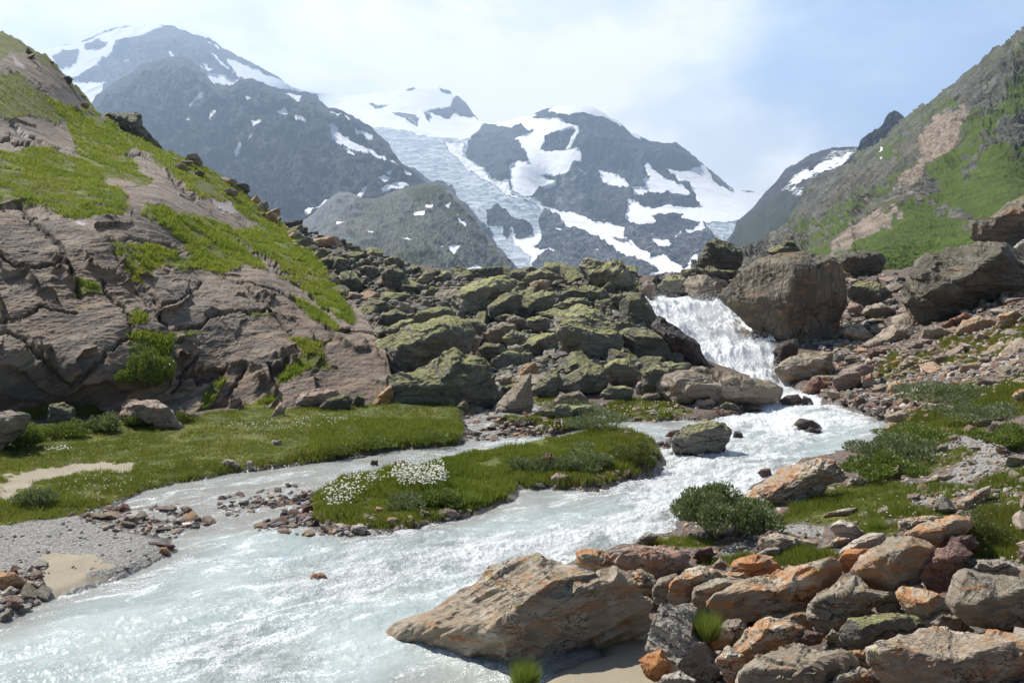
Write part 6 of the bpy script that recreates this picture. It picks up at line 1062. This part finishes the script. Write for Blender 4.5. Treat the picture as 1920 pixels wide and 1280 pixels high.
for (size, cw, kind, side, an), lst in buckets.items():
    lst.sort(key=lambda z: z[0])
    for n_, (dd, sp) in enumerate(lst):
        if len(lst) == 1: lab = f'{size} {cw} {kind} {side} {an}'
        else: lab = f'{size} {cw} {kind} {side} {an}, {ORD[min(n_, 11)]} to it' if n_ == 0 else f'{size} {cw} {kind} {side} {an}, {ORD[min(n_, 11)]} nearest'
        r = np.random.default_rng(sp['seed']); wpx = sp['s'] * F / sp['q'][1]
        k = int(r.integers(0, 8)) if wpx > 14 else int(r.integers(8, 14))
        o = mk_obj(kind, pmesh(k, sp['mt'])); s = sp['s'] / 2
        o.scale = (s * r.uniform(.85, 1.25), s * r.uniform(.8, 1.15), s * r.uniform(.8, 1.15) * sp['flat'])
        o.rotation_euler = (r.normal() * .3, r.normal() * .3, r.uniform(0, 6.28)); q = sp['q']
        o.location = (q[0], q[1] + s * .5, q[2] + s * (.45 - sp['sink']) * sp['flat'])
        tag(o, lab, 'boulder' if kind == 'boulder' else 'rock' if kind == 'rock' else 'stone', sp['group'])

# ---------------- rubble that nobody could count
def rubble(name, regions, mats, label, seed, jit=.3):
    r = np.random.default_rng(seed); VV = []; FF = []; CC = []; off = 0
    Ls = [PROT[k] for k in range(8, 14)]
    U1, F1 = ico(2); base = []
    for k in range(8):
        rr = np.random.default_rng(40 + k); v = U1 * facet(U1, rand_planes(rr, 6, .55, .9), 20)[:, None] * (rr.uniform(.8, 1.2), rr.uniform(.6, 1), rr.uniform(.35, .8)); base.append(v)
    for poly, n, s0, s1, fr, pal in regions:
        poly = np.array(fr(poly), float); x0, y0 = poly.min(0); x1, y1 = poly.max(0)
        c = np.stack([r.uniform(x0, x1, n * 3), r.uniform(y0, y1, n * 3)], -1); c = c[inpoly(c[:, 0], c[:, 1], poly)][:n]
        G = on_ground(c[:, 0], c[:, 1]); ok = G[:, 1] < 72; G = G[ok]; s = (s0 + (s1 - s0) * r.random(len(G)) ** 2.5) / 2
        for q, si in zip(G, s):
            a = r.uniform(0, 6.28); ca, sa = math.cos(a), math.sin(a); v = base[r.integers(8)] * si
            t = r.normal() * .35; v = v @ np.array([[ca, sa, 0], [-sa, ca, 0], [0, 0, 1]]) @ np.array([[1, 0, 0], [0, math.cos(t), math.sin(t)], [0, -math.sin(t), math.cos(t)]])
            VV.append(v + q + (0, 0, si * .12)); FF.append(F1 + off); off += len(v)
            col = np.array(pal[r.integers(len(pal))]) * r.uniform(.7, 1.3); CC.append(np.tile((*col, 1), (len(v), 1)))
    me = mk_mesh(name, np.concatenate(VV), np.concatenate(FF), mats, dict(col=np.concatenate(CC)), smooth=False)
    tag(mk_obj(name, me), label, kind='stuff')
mr, t = newmat('loose_stones'); at = t.attr('col').outputs['Color']; ps = t.n('ShaderNodeNewGeometry').outputs['Position']
nn = t.noise(ps, 9, 6, .75); t.out(t.n('ShaderNodeBsdfPrincipled', None, Base_Color=t.mix(t.step(nn, .4, .65, 0, .55), at, (.07, .06, .05)), Roughness=.85, Normal=t.bump(nn, .7, .04)))
MOS = [(.17, .17, .09), (.14, .13, .10), (.22, .21, .16), (.17, .16, .13), (.28, .25, .20)]; WARM = [(.37, .29, .23), (.33, .25, .19), (.42, .35, .29), (.32, .29, .26), (.40, .24, .14), (.27, .20, .16), (.50, .45, .39)]; GRY = [(.30, .28, .26), (.38, .35, .32), (.22, .20, .19), (.34, .27, .22)]
DRK = [(.16, .10, .08), (.12, .09, .08), (.24, .16, .13), (.20, .18, .17)]
rubble('moraine_rubble', [(MORAINE, 3600, .15, .75, ID, MOS), ([(1225, 515), (1420, 512), (1380, 560), (1225, 556)], 200, .15, .6, ID, MOS + GRY), ([(1480, 515), (1920, 515), (1920, 560), (1640, 600), (1600, 665), (1500, 650), (1560, 560)], 900, .12, .55, ID, GRY + MOS)], mr, 'loose mossy rubble filling gaps of the boulder field', 5)
rubble('bank_rubble', [([(1920, 520), (2500, 420), (2700, 900), (2400, 1290), (1920, 1290)], 2600, .05, .4, ID, WARM), (BANK, 2000, .06, .34, ID, WARM), ([(1530, 735), (1640, 770), (1700, 800), (1660, 840), (1760, 780), (1920, 720), (1920, 560), (1600, 650)], 1300, .06, .26, ID, WARM), (B4([(1100, 640), (1920, 560), (1920, 1000), (1300, 1000)]), 1000, .03, .12, ID, GRY + WARM), (B3([(0, 260), (1920, 100), (1920, 500), (300, 420)]), 700, .02, .08, ID, GRY + WARM),
 ([(1200, 1100), (1920, 1000), (1920, 1290), (1250, 1290)], 260, .04, .16, ID, WARM), ([(1240, 960), (1400, 930), (1640, 850), (1640, 900), (1300, 1010)], 200, .04, .15, ID, WARM)], mr, 'loose reddish rubble and pebbles covering the right bank', 6)
rubble('shore_pebbles', [([(330, 915), (560, 880), (600, 900), (585, 985), (430, 1010), (330, 1005)], 420, .06, .24, ID, DRK), ([(640, 860), (760, 852), (720, 880), (620, 895)], 60, .06, .2, ID, DRK), ([(1080, 770), (1240, 795), (1300, 800), (1260, 860), (1230, 830), (1130, 805)], 160, .06, .22, ID, DRK), ([(585, 925), (600, 975), (720, 1000), (560, 1010), (420, 1010), (330, 930), (560, 890)], 500, .03, .16, ID, DRK + WARM), ([(120, 960), (400, 925), (430, 990), (330, 1010), (200, 995)], 450, .03, .16, ID, WARM), ([(-300, 985), (200, 975), (320, 1030), (240, 1070), (-300, 1150)], 320, .02, .09, ID, GRY), ([(870, 765), (1110, 765), (1060, 805), (960, 835), (860, 830)], 800, .04, .22, ID, DRK + WARM), ([(590, 970), (880, 955), (870, 985), (640, 1005)], 160, .04, .2, ID, WARM), ([(1030, 900), (1230, 860), (1240, 890), (1120, 925)], 100, .05, .2, ID, DRK), ([(1100, 760), (1460, 745), (1460, 775), (1300, 795), (1120, 790)], 260, .04, .2, ID, WARM), ([(0, 1070), (90, 1060), (70, 1130), (0, 1165)], 200, .03, .14, ID, GRY)], mr, 'dark wet pebbles along the shallow channels and gravel bar', 7)
# ------------------------------------------------------------------ vegetation
def leaf_mat(name, trans=.35, rough=.55):
    m, t = newmat(name); at = t.attr('col').outputs['Color']
    d = t.n('ShaderNodeBsdfPrincipled', None, Base_Color=at, Roughness=rough, Specular_IOR_Level=.3)
    tr = t.n('ShaderNodeBsdfTranslucent', None, Color=t.mix(.5, at, (.34, .40, .05), 'MIX'))
    mx = t.n('ShaderNodeMixShader', None, Fac=trans, i1=d, i2=tr); t.out(mx); return m
MBLADE = leaf_mat('grass_blades', .45); MLEAF = leaf_mat('willow_leaves', .25, .45)
mstem, t = newmat('woody_stems'); t.out(t.n('ShaderNodeBsdfPrincipled', None, Base_Color=(.10, .075, .05), Roughness=.9))
mcot, t = newmat('cotton_heads'); t.out(t.n('ShaderNodeBsdfPrincipled', None, Base_Color=(.78, .74, .62), Roughness=1.0, Subsurface_Weight=0.0))
PALG = np.array([(.06, .09, .014), (.10, .135, .02), (.155, .175, .027), (.20, .19, .05), (.15, .13, .045), (.06, .08, .016)])
def blades(P, hgt, width, r, per=5, spread=.06, lean=.45, pal=PALG, tone=None, yb=None):
    """P (n,3) tuft feet -> triangles, colours"""
    n = len(P); Pb = np.repeat(P, per, 0); h = np.repeat(hgt, per) * r.uniform(.55, 1.15, n * per)
    a = r.uniform(0, 6.283, n * per); off = np.stack([np.cos(a), np.sin(a), 0 * a], -1)
    b0 = Pb + off * (spread * r.random(n * per))[:, None]; b0[:, 2] -= .02
    le = (lean * r.random(n * per) * h)[:, None]; tip = b0 + off * le + np.stack([0 * h, 0 * h, h], -1)
    ang = r.uniform(0, 6.283, n * per); pr = np.stack([np.cos(ang), np.sin(ang), 0 * ang], -1) * (np.repeat(width, per) * .5)[:, None]
    V = np.stack([b0 - pr, b0 + pr, tip], 1).reshape(-1, 3); Fc = np.arange(len(V)).reshape(-1, 3)
    if tone is None: tone = np.clip(fbm(P, .45, 4, .6, off=61) * .75 + .25 + fbm(P, .13, 3, .5, off=62) * .7 + .2 + r.normal(size=n) * .26, 0, .999)
    ci = np.repeat(tone, per) * (len(pal) - 1); i0 = ci.astype(int); f = (ci - i0)[:, None]; c = pal[i0] * (1 - f) + pal[np.minimum(i0 + 1, len(pal) - 1)] * f
    c = c * r.uniform(.75, 1.3, (len(c), 1)); C = np.repeat(np.concatenate([c, np.ones((len(c), 1))], 1), 3, 0)
    return V, Fc, C
def glook(px, py):
    G = on_ground(px, py); iy = np.clip(np.rint(np.interp(G[:, 1], gy, np.arange(len(gy)))).astype(int), 0, len(gy) - 1); ix = np.clip(np.rint(np.interp(px, gcx, np.arange(len(gcx)))).astype(int), 0, len(gcx) - 1)
    return G, GA[iy, ix, 0], GD[iy, ix]
def turf(name, label, boxes, seed, hmul=1.0):
    r = np.random.default_rng(seed); Vs, Fs, Cs, off = [], [], [], 0
    for (x0, x1, y0, y1), n, h0, h1, wd, pal in boxes:
        px = r.uniform(x0, x1, n); py = r.uniform(y0, y1, n); G, g, d = glook(px, py)
        lump = fbm(G * (1, 1, 0), 1.5, 3, .6, off=71); ok = (g > .3 + .5 * r.random(n)) & (lump > -.55) & (G[:, 1] < 70)
        G = G[ok]; lump = lump[ok]; hh = (h0 + (h1 - h0) * np.clip(lump + .5, 0, 1)) * hmul
        V, Fc, C = blades(G, hh, np.full(len(G), wd) * np.sqrt(G[:, 1] / 15), r, per=5, spread=.07 * np.sqrt(1), pal=np.array(pal) if pal is not None else PALG)
        Vs.append(V); Fs.append(Fc + off); Cs.append(C); off += len(V)
    tag(mk_obj(name, mk_mesh(name, np.concatenate(Vs), np.concatenate(Fs), MBLADE, dict(col=np.concatenate(Cs)), smooth=False)), label, kind='stuff')
turf('meadow_grass', 'low green meadow grass on the flat left bank', [((-420, -60, 780, 1010), 10000, .05, .14, .018, None), ((-60, 880, 755, 1000), 52000, .04, .12, .016, None)], 1)
turf('island_grass', 'lush tall green grass covering the island in the river', [((585, 1245, 785, 1000), 46000, .06, .17, .016, [(.05, .08, .012), (.09, .13, .018), (.14, .18, .025), (.18, .19, .035), (.12, .13, .03)])], 2)
turf('islet_grass', 'olive moss and grass on the small brook islets', [((900, 1330, 745, 830), 9000, .05, .14, .02, [(.10, .09, .02), (.12, .13, .02), (.08, .09, .02), (.12, .08, .03)])], 3)
turf('bank_grass', 'bright green grass between the stones of the right bank', [((1500, 1960, 560, 800), 34000, .06, .2, .022, [(.07, .10, .015), (.12, .16, .025), (.18, .19, .03), (.24, .15, .05), (.09, .13, .02)]), ((1960, 2700, 480, 1280), 22000, .05, .18, .02, None), ((1380, 1960, 780, 1120), 44000, .04, .15, .012, None), ((1190, 1700, 980, 1110), 14000, .04, .12, .009, None)], 4)
# blades on the ledges of the left slope
def slope_turf():
    r = np.random.default_rng(8); nr, nc = HPX.shape; P = HP[:nr]; g = HA[..., 2][:nr]; ms = HA[..., 1][:nr]; w_ = np.clip(g + ms * .45, 0, 1).ravel(); w_ = np.where(w_ > .4, w_, 0) * (fbm(P.reshape(-1, 3), .9, 4, .65, off=81) > -.12)
    idx = r.choice(nr * nc, 38000, p=w_ / w_.sum()); q = P.reshape(-1, 3)[idx] + r.normal(size=(len(idx), 3)) * (.03, .03, 0); q[:, 2] += .0
    Y = q[:, 1]; isg = g.ravel()[idx] > .4
    tone = np.where(isg, np.clip(.38 + fbm(q, .35, 4, .6, off=77) * .6, 0, .8), np.clip(.86 + r.normal(size=len(q)) * .1, 0, .999))
    V, Fc, C = blades(q, (.09 + .003 * (Y - 20)) * np.where(isg, 1.0, .5), .02 + .0016 * (Y - 20), r, per=4, spread=.14, lean=.8, tone=tone, pal=PALG * (1.35, 1.45, 1.2))
    tag(mk_obj('slope_grass', mk_mesh('slope_grass', V, Fc, MBLADE, dict(col=C), smooth=False)), 'bright green grass and low moss on ledges of the left slope', kind='stuff')
slope_turf()

def tube(pts, r0, r1, k=5):
    pts = np.array(pts); n = len(pts); V = []; 
    for i, p in enumerate(pts):
        d = pts[min(i + 1, n - 1)] - pts[max(i - 1, 0)]; d /= np.linalg.norm(d) + 1e-9; a = np.cross(d, (.3, .9, .2)); a /= np.linalg.norm(a); b = np.cross(d, a); rr = r0 + (r1 - r0) * i / (n - 1)
        for j in range(k): th = 6.283 * j / k; V.append(p + (a * math.cos(th) + b * math.sin(th)) * rr)
    Fc = [(i * k + j, i * k + (j + 1) % k, (i + 1) * k + (j + 1) % k, (i + 1) * k + j) for i in range(n - 1) for j in range(k)]
    return np.array(V), np.array(Fc)
def bush(name, label, px, py, w, h, pal, seed, leaf=.05, cat='shrub', group=None, Y=None, blade=False, dens=1.0, flat=.35):
    r = np.random.default_rng(seed + 500); g = on_ground([px], [py])[0] if Y is None else unproj(np.float64(px), np.float64(py), Y)
    Yd = g[1]; W_, H_ = w * Yd / F, h * Yd / F * 1.02; D_ = W_ * .7
    root = bpy.data.objects.new(name, None); COL.objects.link(root); root.location = g + np.array([0, D_ * .3, 0]); root.empty_display_size = .1; tag(root, label, cat, group)
    if blade:
        n = int(w * h * .32 * dens); a = r.uniform(0, 6.283, n); rr = np.sqrt(r.random(n)) * W_ * .32
        P = np.stack([np.cos(a) * rr, np.sin(a) * rr, -.03 + 0 * a], -1); V, Fc, C = blades(P, H_ * (1 - .5 * (rr / (W_ * .32)) ** 2), np.full(n, .006 * Yd / 8), r, per=3, spread=.05, lean=.75, tone=np.clip(r.normal(.45, .2, n), 0, .99), pal=np.array(pal))
        mk_obj('blades', mk_mesh('blades', V, Fc, MBLADE, dict(col=C), smooth=False), root); return root
    nl = max(5, int(W_ / .28)); lobes = []
    for i in range(nl * 3):
        u = r.uniform(-1, 1); v = r.uniform(-1, 1); top = (1 - .45 * u * u) * r.uniform(flat, 1.0)
        lobes.append((u * W_ * .43 + r.normal() * W_ * .03, v * D_ * .5, H_ * top * .60, W_ * r.uniform(.13, .21) + .04, H_ * top * .38))
    n = int(min(16000, w * h * 1.3 * dens)); k = r.integers(len(lobes), size=n); Lb = np.array(lobes)[k]
    d = r.normal(size=(n, 3)); d /= np.linalg.norm(d, axis=1)[:, None]; d[:, 2] = d[:, 2] * .9 + .1; rad = r.uniform(.55, 1.12, n) ** .6
    c = Lb[:, :3] + d * np.stack([Lb[:, 3], Lb[:, 3], Lb[:, 4]], -1) * rad[:, None]; c[:, 2] = np.abs(c[:, 2])
    # leaves stand along the shoots: direction mostly up and out
    ld = d * (.7, .7, .3) + (0, 0, .8) + r.normal(size=(n, 3)) * .45; ld /= np.linalg.norm(ld, axis=1)[:, None]
    sd = np.cross(ld, r.normal(size=(n, 3))); sd /= np.linalg.norm(sd, axis=1)[:, None]
    ll = leaf * r.uniform(.6, 1.3, n)[:, None]; V = np.stack([c - ld * ll * .5, c + sd * ll * .22, c + ld * ll * .5, c - sd * ll * .22], 1).reshape(-1, 3)
    Fc = np.arange(4 * n).reshape(-1, 4); pl = np.array(pal); cc = pl[r.integers(len(pl), size=n)] * r.uniform(.7, 1.35, (n, 1)) * (1 + .0 * rad[:, None])
    C = np.repeat(np.concatenate([cc, np.ones((n, 1))], 1), 4, 0)
    mk_obj('foliage', mk_mesh('foliage', V, Fc, MLEAF, dict(col=C), smooth=False), root)
    VV, FF, off = [], [], 0
    for lb in lobes[:26]:
        b = np.array([lb[0] * .35, lb[1] * .35, -.04]); e = np.array([lb[0], lb[1], lb[2] + lb[4] * .7]); m_ = (b + e) / 2 + (lb[0] * .12, lb[1] * .12, -.02)
        v, f = tube([b, m_, e], .012 * leaf / .05, .004); VV.append(v); FF.append(f + off); off += len(v)
    mk_obj('stems', mk_mesh('stems', np.concatenate(VV), np.concatenate(FF), mstem), root); return root
WIL = [(.09, .12, .055), (.13, .165, .08), (.20, .23, .14), (.07, .095, .04)]; GRN = [(.09, .14, .025), (.13, .18, .03), (.18, .22, .05), (.065, .10, .02)]; SIL = [(.12, .15, .08), (.16, .19, .11), (.09, .12, .06)]
OLV = [(.07, .08, .02), (.10, .11, .025), (.05, .06, .015)]
for i, (nm, lab, px, py, w, h, pal, lf, kw) in enumerate([
 ('willow_bush', 'large dense dark green willow bush at the river edge above the flat slabs', 1366, 1016, 168, 100, WIL, .055, dict(flat=.8)),
 ('willow_bush', 'green willow bush by the river bend, lowest of the right bank scrub', 1672, 902, 120, 54, GRN, .05, {}),
 ('willow_bush', 'widest green willow bush of the right bank scrub beside the gravel', 1715, 872, 170, 54, WIL, .05, {}),
 ('willow_bush', 'low green willow bush at the upper end of the scrub, near the water', 1735, 832, 150, 34, GRN, .05, {}),
 ('willow_bush', 'pale green flat willow mat at the right edge above the table-like slab', 1872, 788, 170, 36, SIL, .05, {}),
 ('willow_bush', 'dark green willow patch left above the pale willow mat', 1800, 757, 170, 40, WIL, .055, {}),
 ('willow_bush', 'dark leafy bush at the right edge below the pale willow mat', 1915, 842, 110, 46, GRN, .05, {}),
 ('willow_bush', 'silvery willow bush on the far side of the grassy island', 1118, 806, 120, 34, SIL, .05, {}),
 ('willow_bush', 'silvery green willow bush before the low mossy boulder beyond the island', 1085, 786, 120, 34, SIL, .05, {}),
 ('willow_bush', 'bright green bush clinging in the cleft of the brown rock slope', 268, 728, 78, 88, GRN, .075, dict(Y=22.6)),
 ('willow_bush', 'small round grey-green bush in the meadow at the left', 62, 950, 64, 42, WIL, .04, {}),
 ('willow_bush', 'low dark bush at the meadow bank, middle of the three', 700, 842, 70, 28, GRN, .045, {}),
 ('willow_bush', 'low dark bush at the meadow bank nearest the brook', 812, 834, 66, 34, GRN, .045, {}),
 ('willow_bush', 'low dark bush at the meadow bank farthest from the brook', 630, 856, 60, 22, OLV, .045, {}),
 ('shrub', 'dark heathery shrub beside the tilted rusty-backed boulder', 1835, 1028, 92, 84, OLV, .03, {}),
 ('shrub', 'tall light green plant at the foot of the slope, left edge', 46, 842, 42, 52, GRN, .07, {}),
 ('shrub', 'green shrub under the overhang of the slope, left part', 118, 822, 88, 40, GRN, .06, {}),
 ('shrub', 'green shrub under the overhang beside the greenish boulder', 185, 812, 70, 44, WIL, .06, {}),
 ('shrub', 'low leafy shrub right of the greenish boulder at the slope foot', 250, 800, 66, 34, GRN, .06, {}),
 ('shrub', 'leafy patch at the slope foot near the cracked pink rock step', 330, 792, 60, 26, OLV, .06, {}),
 ('willow_bush', 'dark willow bush on the front bank of the island beside the red stone', 1000, 888, 90, 40, WIL, .045, {}),
 ('willow_bush', 'dark willow bush on the island bank right of the red upright stone', 1085, 884, 110, 52, WIL, .045, {}),
 ('willow_bush', 'olive tussock bush hanging over the right tip of the island', 1196, 872, 74, 56, OLV, .04, {}),
 ('willow_bush', 'green bush on the island bank above the round pink stone', 835, 950, 96, 42, GRN, .045, {}),
 ('willow_bush', 'green bush on the island bank at the right end of the cotton grass', 770, 958, 80, 34, WIL, .045, {}),
 ('grass_tuft', 'dark green grass tuft growing at the top of the tall cream rock', 1327, 1190, 50, 52, GRN, .05, dict(blade=True, Y=8.0)),
 ('grass_tuft', 'dark green grass tuft at the waterline under the great river boulder', 985, 1276, 56, 44, GRN, .05, dict(blade=True, Y=7.7)),
 ('grass_tuft', 'mossy green tuft at the foot of the boulder in the river', 1283, 850, 46, 24, OLV, .05, dict(blade=True, Y=19.0)),
 ('grass_tuft', 'tall green grass clump between the white-topped boulder and the grass', 1648, 992, 26, 34, GRN, .05, dict(blade=True)),
 ('grass_tuft', 'long green grass clump at the bottom of the island bank left of the sand', 880, 945, 40, 34, GRN, .05, dict(blade=True)),
 ('grass_tuft', 'yellowish grass clump beside the thin top slab at the river', 1232, 1028, 90, 24, [(.12, .14, .02), (.18, .17, .03), (.09, .12, .02)], .05, dict(blade=True)),
]): bush(nm, lab, px, py, w, h, pal, i, leaf=lf, **kw)
def spray():
    """beads of water thrown up by the cascade and the stronger rapids"""
    r = np.random.default_rng(12); f = ((foam > .45) & (WD < -.15) & (WY < 41.5)).ravel(); w_ = f * np.where(fall.ravel() > .5, 1.0, .12) * np.clip(wv.ravel() * 8 + fl.ravel() * fall.ravel() * 2 + .6, .05, 3)
    idx = r.choice(f.size, 15000, p=w_ / w_.sum()); P = np.stack([WX, WY, WZ], -1).reshape(-1, 3)[idx]; n = len(P); isf = fall.ravel()[idx]
    P = P + np.stack([r.normal(size=n) * .07, r.normal(size=n) * .08 - .05, np.abs(r.normal(size=n)) * (.05 + .15 * isf)], -1)
    T = np.array([(1, 1, 1), (-1, -1, 1), (-1, 1, -1), (1, -1, -1)]) * .5; s = r.uniform(.008, .028, n) * np.interp(P[:, 1], [10, 40], [.5, 1.3])
    V = (P[:, None] + T[None] * s[:, None, None]).reshape(-1, 3); Fc = (np.array([(0, 1, 2), (0, 3, 1), (0, 2, 3), (1, 3, 2)])[None] + np.arange(n)[:, None, None] * 4).reshape(-1, 3)
    m, t = newmat('water_beads'); t.out(t.n('ShaderNodeBsdfPrincipled', None, Base_Color=(.93, .95, .95), Roughness=.3))
    tag(mk_obj('water_spray', mk_mesh('water_spray', V, Fc, m, smooth=False)), 'white spray thrown up by the cascade and rapids', kind='stuff')
spray()
# cotton grass and small white flowers: more than one could count
def cotton():
    r = np.random.default_rng(77); VV, FF, off = [], [], 0; SV, SF, so = [], [], 0; U1, F1 = ico(1)
    regs = [(B1([(115, 500), (280, 425), (400, 400), (440, 440), (360, 470), (240, 575), (150, 590)]), 260, .019, (.22, .38)), (B1([(450, 440), (480, 380), (600, 400), (700, 380), (718, 430), (690, 475), (520, 480)]), 480, .020, (.24, .40)), (B1([(470, 370), (620, 320), (700, 350), (600, 390)]), 60, .018, (.2, .35)),
            ([(420, 790), (560, 780), (700, 775), (600, 800), (440, 808)], 110, .018, (.1, .2)), ([(150, 880), (260, 900), (200, 940), (120, 925)], 60, .012, (.1, .16)), ([(0, 835), (800, 790), (700, 830), (100, 920)], 150, .011, (.08, .18)), ([(1120, 760), (1270, 750), (1260, 775), (1100, 785)], 70, .018, (.12, .2)), ([(1020, 798), (1090, 788), (1080, 798)], 26, .018, (.12, .2)), ([(80, 838), (140, 836), (140, 842), (90, 843)], 30, .022, (.1, .15)), ([(1560, 940), (1900, 900), (1900, 1100), (1700, 980)], 60, .009, (.06, .12))]
    for poly, n, rad, (h0, h1) in regs:
        poly = np.array(poly); x0, y0 = poly.min(0); x1, y1 = poly.max(0); c = np.stack([r.uniform(x0, x1, n * 4), r.uniform(y0, y1, n * 4)], -1); c = c[inpoly(c[:, 0], c[:, 1], poly)][:n]
        G = on_ground(c[:, 0], c[:, 1] + 10)
        for q in G:
            h = r.uniform(h0, h1); e = q + (r.normal() * .04, r.normal() * .04, h); v = U1 * rad * r.uniform(.7, 1.2) * (1, 1, .85) * r.uniform(.8, 1.2, (len(U1), 1)) + e; VV.append(v); FF.append(F1 + off); off += len(v)
            s = np.array([q - (.003, 0, 0), q + (.003, 0, 0), e]); SV.append(s); SF.append(np.array([[so, so + 1, so + 2]])); so += 3
    V = np.concatenate(VV + SV); nv = off; Fc = np.concatenate([np.concatenate(FF), np.concatenate(SF) + nv])
    me = mk_mesh('cotton_grass', V, Fc, mcot, dict(col=np.ones((len(V), 4)) * (.1, .14, .03, 1)), smooth=False); me.materials.append(MBLADE)
    me.polygons.foreach_set('material_index', np.concatenate([np.zeros(len(Fc) - len(SF), np.int32), np.ones(len(SF), np.int32)]))
    tag(mk_obj('cotton_grass', me), 'white cotton grass heads on the island and small white meadow flowers', kind='stuff')
cotton()
# ------------------------------------------------------------------ haze
def haze():
    m, t = newmat('haze')
    t.out(vol=t.n('ShaderNodeVolumePrincipled', None, Color=(.56, .74, 1.0), Density=HAZE, Anisotropy=.3))
    x0, x1, y0, y1, z0, z1 = -6600, 4200, -60, 8700, -4, 2500
    V = [(x, y, z) for z in (z0, z1) for y in (y0, y1) for x in (x0, x1)]
    Fq = [(0, 2, 3, 1), (4, 5, 7, 6), (0, 1, 5, 4), (2, 6, 7, 3), (0, 4, 6, 2), (1, 3, 7, 5)]
    o = mk_obj('haze', mk_mesh('haze', V, Fq, m, smooth=False)); tag(o, 'thin blue mountain haze filling the valley air', kind='stuff')
HAZE = 1.25e-4
haze()
